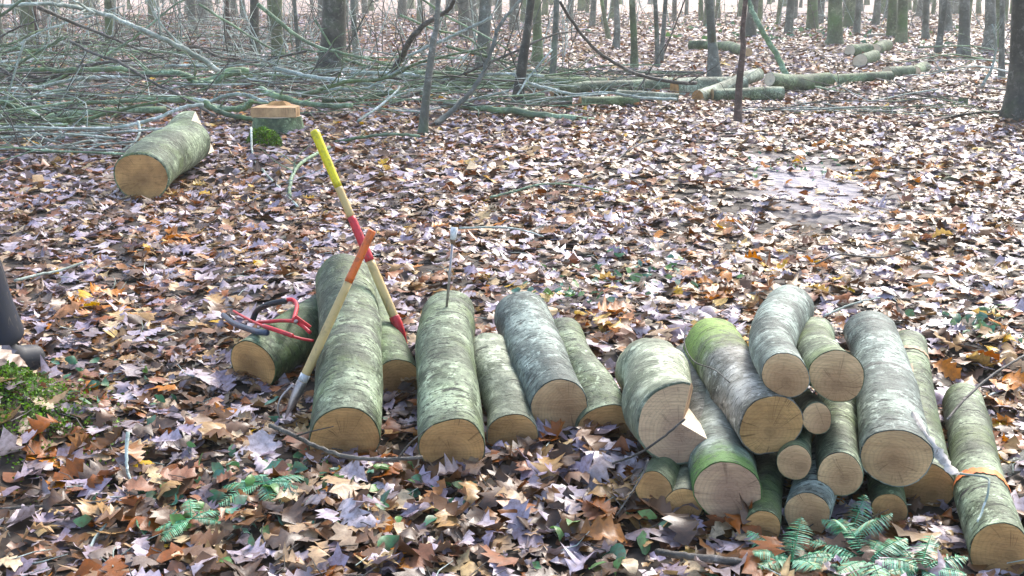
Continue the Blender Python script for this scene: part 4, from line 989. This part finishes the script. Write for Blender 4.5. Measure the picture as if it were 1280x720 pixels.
# ------------------------------------------------------------------ ferns
def fern(label, base, fronds, mat, group=None):
    rt = empty('fern', label, 'fern', base, group)
    for (az, L, el, droop, seed) in fronds:
        rr_ = random.Random(seed); d = Vector((math.cos(az), math.sin(az), 0)); n = 22; mb = MB(); sp = []
        for i in range(n+1):
            t = i/n; sp.append(d*(L*t*math.cos(el)*(1-.15*t*droop))+Vector((0, 0, L*(t*math.sin(el)-droop*t*t*.6)+.01)))
        mb.tube(sp, lin(.0022, .0006, n+1), 4, caps=False); side = Vector((-d.y, d.x, 0))
        for i in range(2, n):
            t = i/n; w = L*.26*math.sin(math.pi*min(1, (1-t)*1.02))**.8*(.55+.45*min(1, t*3)) if t < .98 else .01
            for s_ in (-1, 1):
                p = sp[i]; ww = w*rr_.uniform(.85, 1.1); dirp = (side*s_+d*.35+Vector((0, 0, rr_.gauss(-.12, .1)))).normalized(); nn = Vector((0, 0, 1))
                lng = d*(L/n*.56); m = 6; v = []
                for j in range(m+1):
                    u = j/m; hw = (1-u)**.6*(1 if j % 2 == 0 else .55)*(1 if j else .5); c_ = p+dirp*(ww*u)-nn*(ww*.25*u*u)
                    v += [c_-lng*hw, c_+lng*hw]
                mb.add(v, [(2*j, 2*j+1, 2*j+3, 2*j+2) for j in range(m)])
        mb.build('frond', mat, rt, smooth=False)
    return rt
def ff(n, L, s0, az0=0, el=.5): 
    r_ = random.Random(s0); return [(az0+2*math.pi*i/n+r_.gauss(0, .25), L*r_.uniform(.8, 1.1), el+r_.gauss(0, .12), r_.uniform(.3, .7), s0+i) for i in range(n)]
fern('blue green fern in the middle of the ferns before the pile', P(1085, 706, .02), ff(9, .19, 3, .4, .45), M['fern'])
fern('low blue green fern left beneath the small dark log end', P(990, 706, .02), ff(8, .17, 9, .1, .6), M['fern'])
fern('fern fronds rising by the bottom edge under the bluish log', P(1150, 716, .02), ff(7, .16, 15, 1., .5), M['fern'])
fern('small fern sprig tucked under the pile between two small log ends', P(1062, 676, .02), ff(5, .16, 25, 1.2, .9), M['fern'])
fern('small bright fern standing on the leaves at the right', P(1240, 412, .0), ff(4, .16, 31, .8, 1.15), M['fern_y'])
fern('faded green fern lying flat before the longest log', P(330, 608, .05), ff(7, .17, 41, .2, .2), M['fern'])
fern('tiny green fern flat on leaves at lower left', P(240, 652, .05), ff(5, .12, 51, .6, .2), M['fern'])
fern('small green fern behind the row between two thick logs', P(700, 395, .0), ff(5, .16, 61, .6, .4), M['fern_y'])
fern('low fern on the leaves behind the notched log', P(800, 356, .0), ff(5, .22, 71, .2, .25), M['fern'])
fern('pale green leafy fern right of the ringed log', P(1228, 440, .0), ff(5, .15, 81, .5, .3), M['fern'])

# ------------------------------------------------------------------ person walking in at the left edge
def skin_mesh(name, chains, mat, parent, root=0, sub=2):
    """chains: list of lists of (point, radius); shared joints are given by identical points"""
    vs, es, rs, idx = [], [], [], {}
    for ch in chains:
        prev = None
        for p, r in ch:
            key = tuple(round(c, 4) for c in p)
            if key not in idx: idx[key] = len(vs); vs.append(p); rs.append(r)
            if prev is not None and prev != idx[key]: es.append((prev, idx[key]))
            prev = idx[key]
    me = bpy.data.meshes.new(name); me.from_pydata([tuple(v) for v in vs], es, [])
    o = bpy.data.objects.new(name, me); COL.objects.link(o)
    sk = o.modifiers.new('skin', 'SKIN'); sk.use_smooth_shade = True
    if not me.skin_vertices: me.attributes.new('skin_vertices', 'FLOAT', 'POINT') if False else None
    if not me.skin_vertices:
        bm = bmesh.new(); bm.from_mesh(me); bm.verts.layers.skin.verify(); bm.to_mesh(me); bm.free()
    for i, r in enumerate(rs):
        sv = me.skin_vertices[0].data[i]; sv.radius = (r, r) if not hasattr(r, '__len__') else r; sv.use_root = (i == root)
    o.modifiers.new('sub', 'SUBSURF').levels = sub; o.modifiers['sub'].render_levels = sub
    bpy.context.view_layer.update()
    dg = bpy.context.evaluated_depsgraph_get(); ev = bpy.data.meshes.new_from_object(o.evaluated_get(dg))
    bpy.data.objects.remove(o)
    o = bpy.data.objects.new(name, ev); COL.objects.link(o); ev.materials.clear(); ev.materials.append(mat)
    ev.polygons.foreach_set('use_smooth', [True]*len(ev.polygons)); o.parent = parent
    return o
def ellipsoid(mb, c, r, nu=16, nv=10, m=0):
    v = []; f = []
    for j in range(nv+1):
        ph = math.pi*j/nv
        for i in range(nu):
            th = 2*math.pi*i/nu; v.append((c[0]+r[0]*math.sin(ph)*math.cos(th), c[1]+r[1]*math.sin(ph)*math.sin(th), c[2]+r[2]*math.cos(ph)))
    for j in range(nv):
        for i in range(nu): f.append((j*nu+i, (j+1)*nu+i, (j+1)*nu+(i+1) % nu, j*nu+(i+1) % nu))
    mb.add(v, f, m)
def person():
    toe = P(66, 455, 0)                       # toe of the leading boot
    HD = R(55); W = Vector; o_ = W((.25*math.cos(HD)+.30*math.sin(HD), .25*math.sin(HD)-.30*math.cos(HD), 0))
    rt = empty('person', 'person in charcoal trousers and grey boot stepping at the left edge', 'person', (toe.x-o_.x, toe.y-o_.y, T(toe.x, toe.y)))
    # local frame: walks towards +x; leading (right) leg stretched out in front
    hip = W((-.2, .0, .90)); chest = W((-.2, 0.02, 1.30)); neck = W((-.19, .02, 1.45)); head = W((-.16, .02, 1.60))
    hr, hl = W((-.2, -.10, .87)), W((-.2, .10, .87)); kr, kl = W((-.01, -.27, .50)), W((-.22, .14, .46)); ar, al = W((.02, -.30, .09)), W((-.32, .15, .09))
    sr, sl = W((-.2, -.16, 1.38)), W((-.2, .20, 1.38)); er, el_ = W((-.28, -.19, 1.10)), W((-.26, .26, 1.10)); wr, wl = W((-.24, -.19, .87)), W((-.16, .26, .87))
    body = skin_mesh('body', [[(hip, .13), (hip+W((.02, 0, .18)), .12), (chest, .14), (neck, .058), (head+W((0, 0, -.06)), .062), (head, .082), (head+W((0, 0, .08)), .07)],
        [(hip, .13), (hr, .085), (kr, .055), (ar, .036)], [(hip, .13), (hl, .085), (kl, .055), (al, .036)],
        [(chest, .14), (sr, .055), (er, .040), (wr, .026)], [(chest, .14), (sl, .055), (el_, .040), (wl, .026)]], M['skin'], rt)
    mb = MB()
    for c, r_ in ((head+W((.085, 0, -.005)), (.020, .011, .024)), (head+W((.01, -.085, 0)), (.02, .01, .03)), (head+W((.01, .085, 0)), (.02, .01, .03))): ellipsoid(mb, c, r_)
    mb.build('nose_and_ears', M['skin'], rt)
    mb = MB()
    for s_ in (-1, 1): ellipsoid(mb, head+W((.074, .032*s_, .02)), (.012, .013, .011))
    mb.build('eyes', M['white'], rt)
    mb = MB(); ellipsoid(mb, head+W((.078, 0, -.05)), (.008, .024, .006)); mb.build('mouth', M['red'], rt)
    mb = MB(); ellipsoid(mb, head+W((-.014, 0, .045)), (.093, .088, .085)); mb.build('hair', M['hair'], rt)
    for w_, e_ in ((wr, er), (wl, el_)):
        d = (w_-e_).normalized(); s_ = W((1, 0, 0))-d*d.x; s_.normalize(); pal_ = w_+d*.085; chains = [[(w_, .022), (w_+d*.04, .028), (pal_, .024)]]
        for k, ln in enumerate((.072, .082, .076, .060)):
            b = w_+d*.09+s_*(.027-.018*k); cu = W((0, 0, 0))+d.cross(s_)*.35
            chains.append([(pal_, .024), (b, .010), (b+(d+cu*.3)*ln*.5, .0085), (b+(d+cu*.9)*ln, .007)])
        b = w_+d*.04+s_*.03; chains.append([(w_+d*.04, .028), (b, .011), (b+(d+s_*.6)*.03, .010), (b+(d+s_*.3)*.058, .008)])
        skin_mesh('hand', chains, M['skin'], rt, sub=1)
    skin_mesh('trousers', [[(hip+W((0, 0, .08)), .15), (hip, .155), (hr, .11), (hr.lerp(kr, .5), .098), (kr, .10), (kr.lerp(ar, .5), .105), (ar+W((0, 0, .10)), .115), (ar+W((.01, 0, .04)), .11)], [(hip, .155), (hl, .11), (kl, .083), (kl.lerp(al, .5), .078), (al+W((0, 0, .05)), .07)]], M['trouser'], rt)
    skin_mesh('jacket', [[(hip+W((0, 0, .02)), .16), (hip+W((.02, 0, .2)), .155), (chest, .175), (neck+W((0, 0, -.02)), .075)], [(chest, .175), (sr, .08), (er, .062), (wr+(er-wr)*.15, .046)], [(chest, .175), (sl, .08), (el_, .062), (wl+(el_-wl)*.15, .046)]], M['jacket'], rt)
    for a_, pt in ((ar, 0), (al, 0)):
        d = W((math.cos(pt), 0, -math.sin(pt))); z0 = a_-W((0, 0, .045))
        bo = skin_mesh('boot', [[(a_+W((-.01, 0, .09)), .062), (a_+W((-.01, 0, .01)), .055), (z0+d*.06+W((0, 0, .012)), .062), (z0+d*.14+W((0, 0, .010)), .060), (z0+d*.19, .048)], [(a_+W((-.01, 0, .01)), .055), (z0-d*.05, .045)]], M['boot'], rt)
        mb = MB(); c = z0-W((0, 0, .034)); v = []; nn = 20
        for zz in (-.012, .012):
            for i in range(nn):
                an = 2*math.pi*i/nn; q = d*(.075+.155*math.cos(an))+W((0, .048*math.sin(an)*(1+.15*math.cos(an)), 0))
                v.append(c+q+W((0, 0, zz)))
        mb.add(v, [tuple(range(nn-1, -1, -1)), tuple(range(nn, 2*nn))]+[(i, (i+1) % nn, nn+(i+1) % nn, nn+i) for i in range(nn)])
        so = mb.build('sole', M['sole'], bo, False)
    rt.rotation_euler = (0, 0, HD)
person()

# ------------------------------------------------------------------ light and air
SUN_EL, SUN_AZ = R(42), R(28)             # from behind the wood, a little to the right
w = bpy.data.worlds.new('World'); SC.world = w; w.use_nodes = True; nt = w.node_tree
bg = nt.nodes['Background']; sky = nt.nodes.new('ShaderNodeTexSky'); sky.sky_type = 'NISHITA'; sky.sun_disc = False
sky.sun_elevation = SUN_EL; sky.sun_rotation = SUN_AZ; sky.dust_density = 2.5; sky.air_density = 1.0; sky.ozone_density = 1.0
nt.links.new(sky.outputs[0], bg.inputs[0]); bg.inputs[1].default_value = .10
sl = bpy.data.lights.new('sun', 'SUN'); sl.energy = 1.5; sl.angle = R(16); sl.color = (1, .96, .90)
so = bpy.data.objects.new('sun', sl); COL.objects.link(so)
sd_ = Vector((math.sin(SUN_AZ)*math.cos(SUN_EL), math.cos(SUN_AZ)*math.cos(SUN_EL), math.sin(SUN_EL)))
so.rotation_euler = sd_.to_track_quat('Z', 'Y').to_euler(); so.location = (5, 10, 20)
HAZE = True
if HAZE:
    mb = MB(); mb.box((0, 60, 11), (420, 260, 26)); m = bpy.data.materials.new('pale_air'); m.use_nodes = True; n_ = m.node_tree.nodes; n_.clear()
    o_ = n_.new('ShaderNodeOutputMaterial'); v_ = n_.new('ShaderNodeVolumePrincipled'); v_.inputs['Color'].default_value = (.95, .98, .90, 1); v_.inputs['Density'].default_value = .0018; v_.inputs['Anisotropy'].default_value = .3
    m.node_tree.links.new(v_.outputs[0], o_.inputs['Volume']); hz = mb.build('haze', m, None, False); tag(hz, 'thin pale haze between the far trees', 'haze', kind='stuff')
vs = SC.view_settings; vs.view_transform = 'Standard'; vs.look = 'None'; vs.exposure = 2.2; vs.gamma = 1
SC.cycles.max_bounces = 6; SC.cycles.volume_bounces = 1; SC.cycles.use_denoising = True
SC.cycles.volume_step_rate = 8
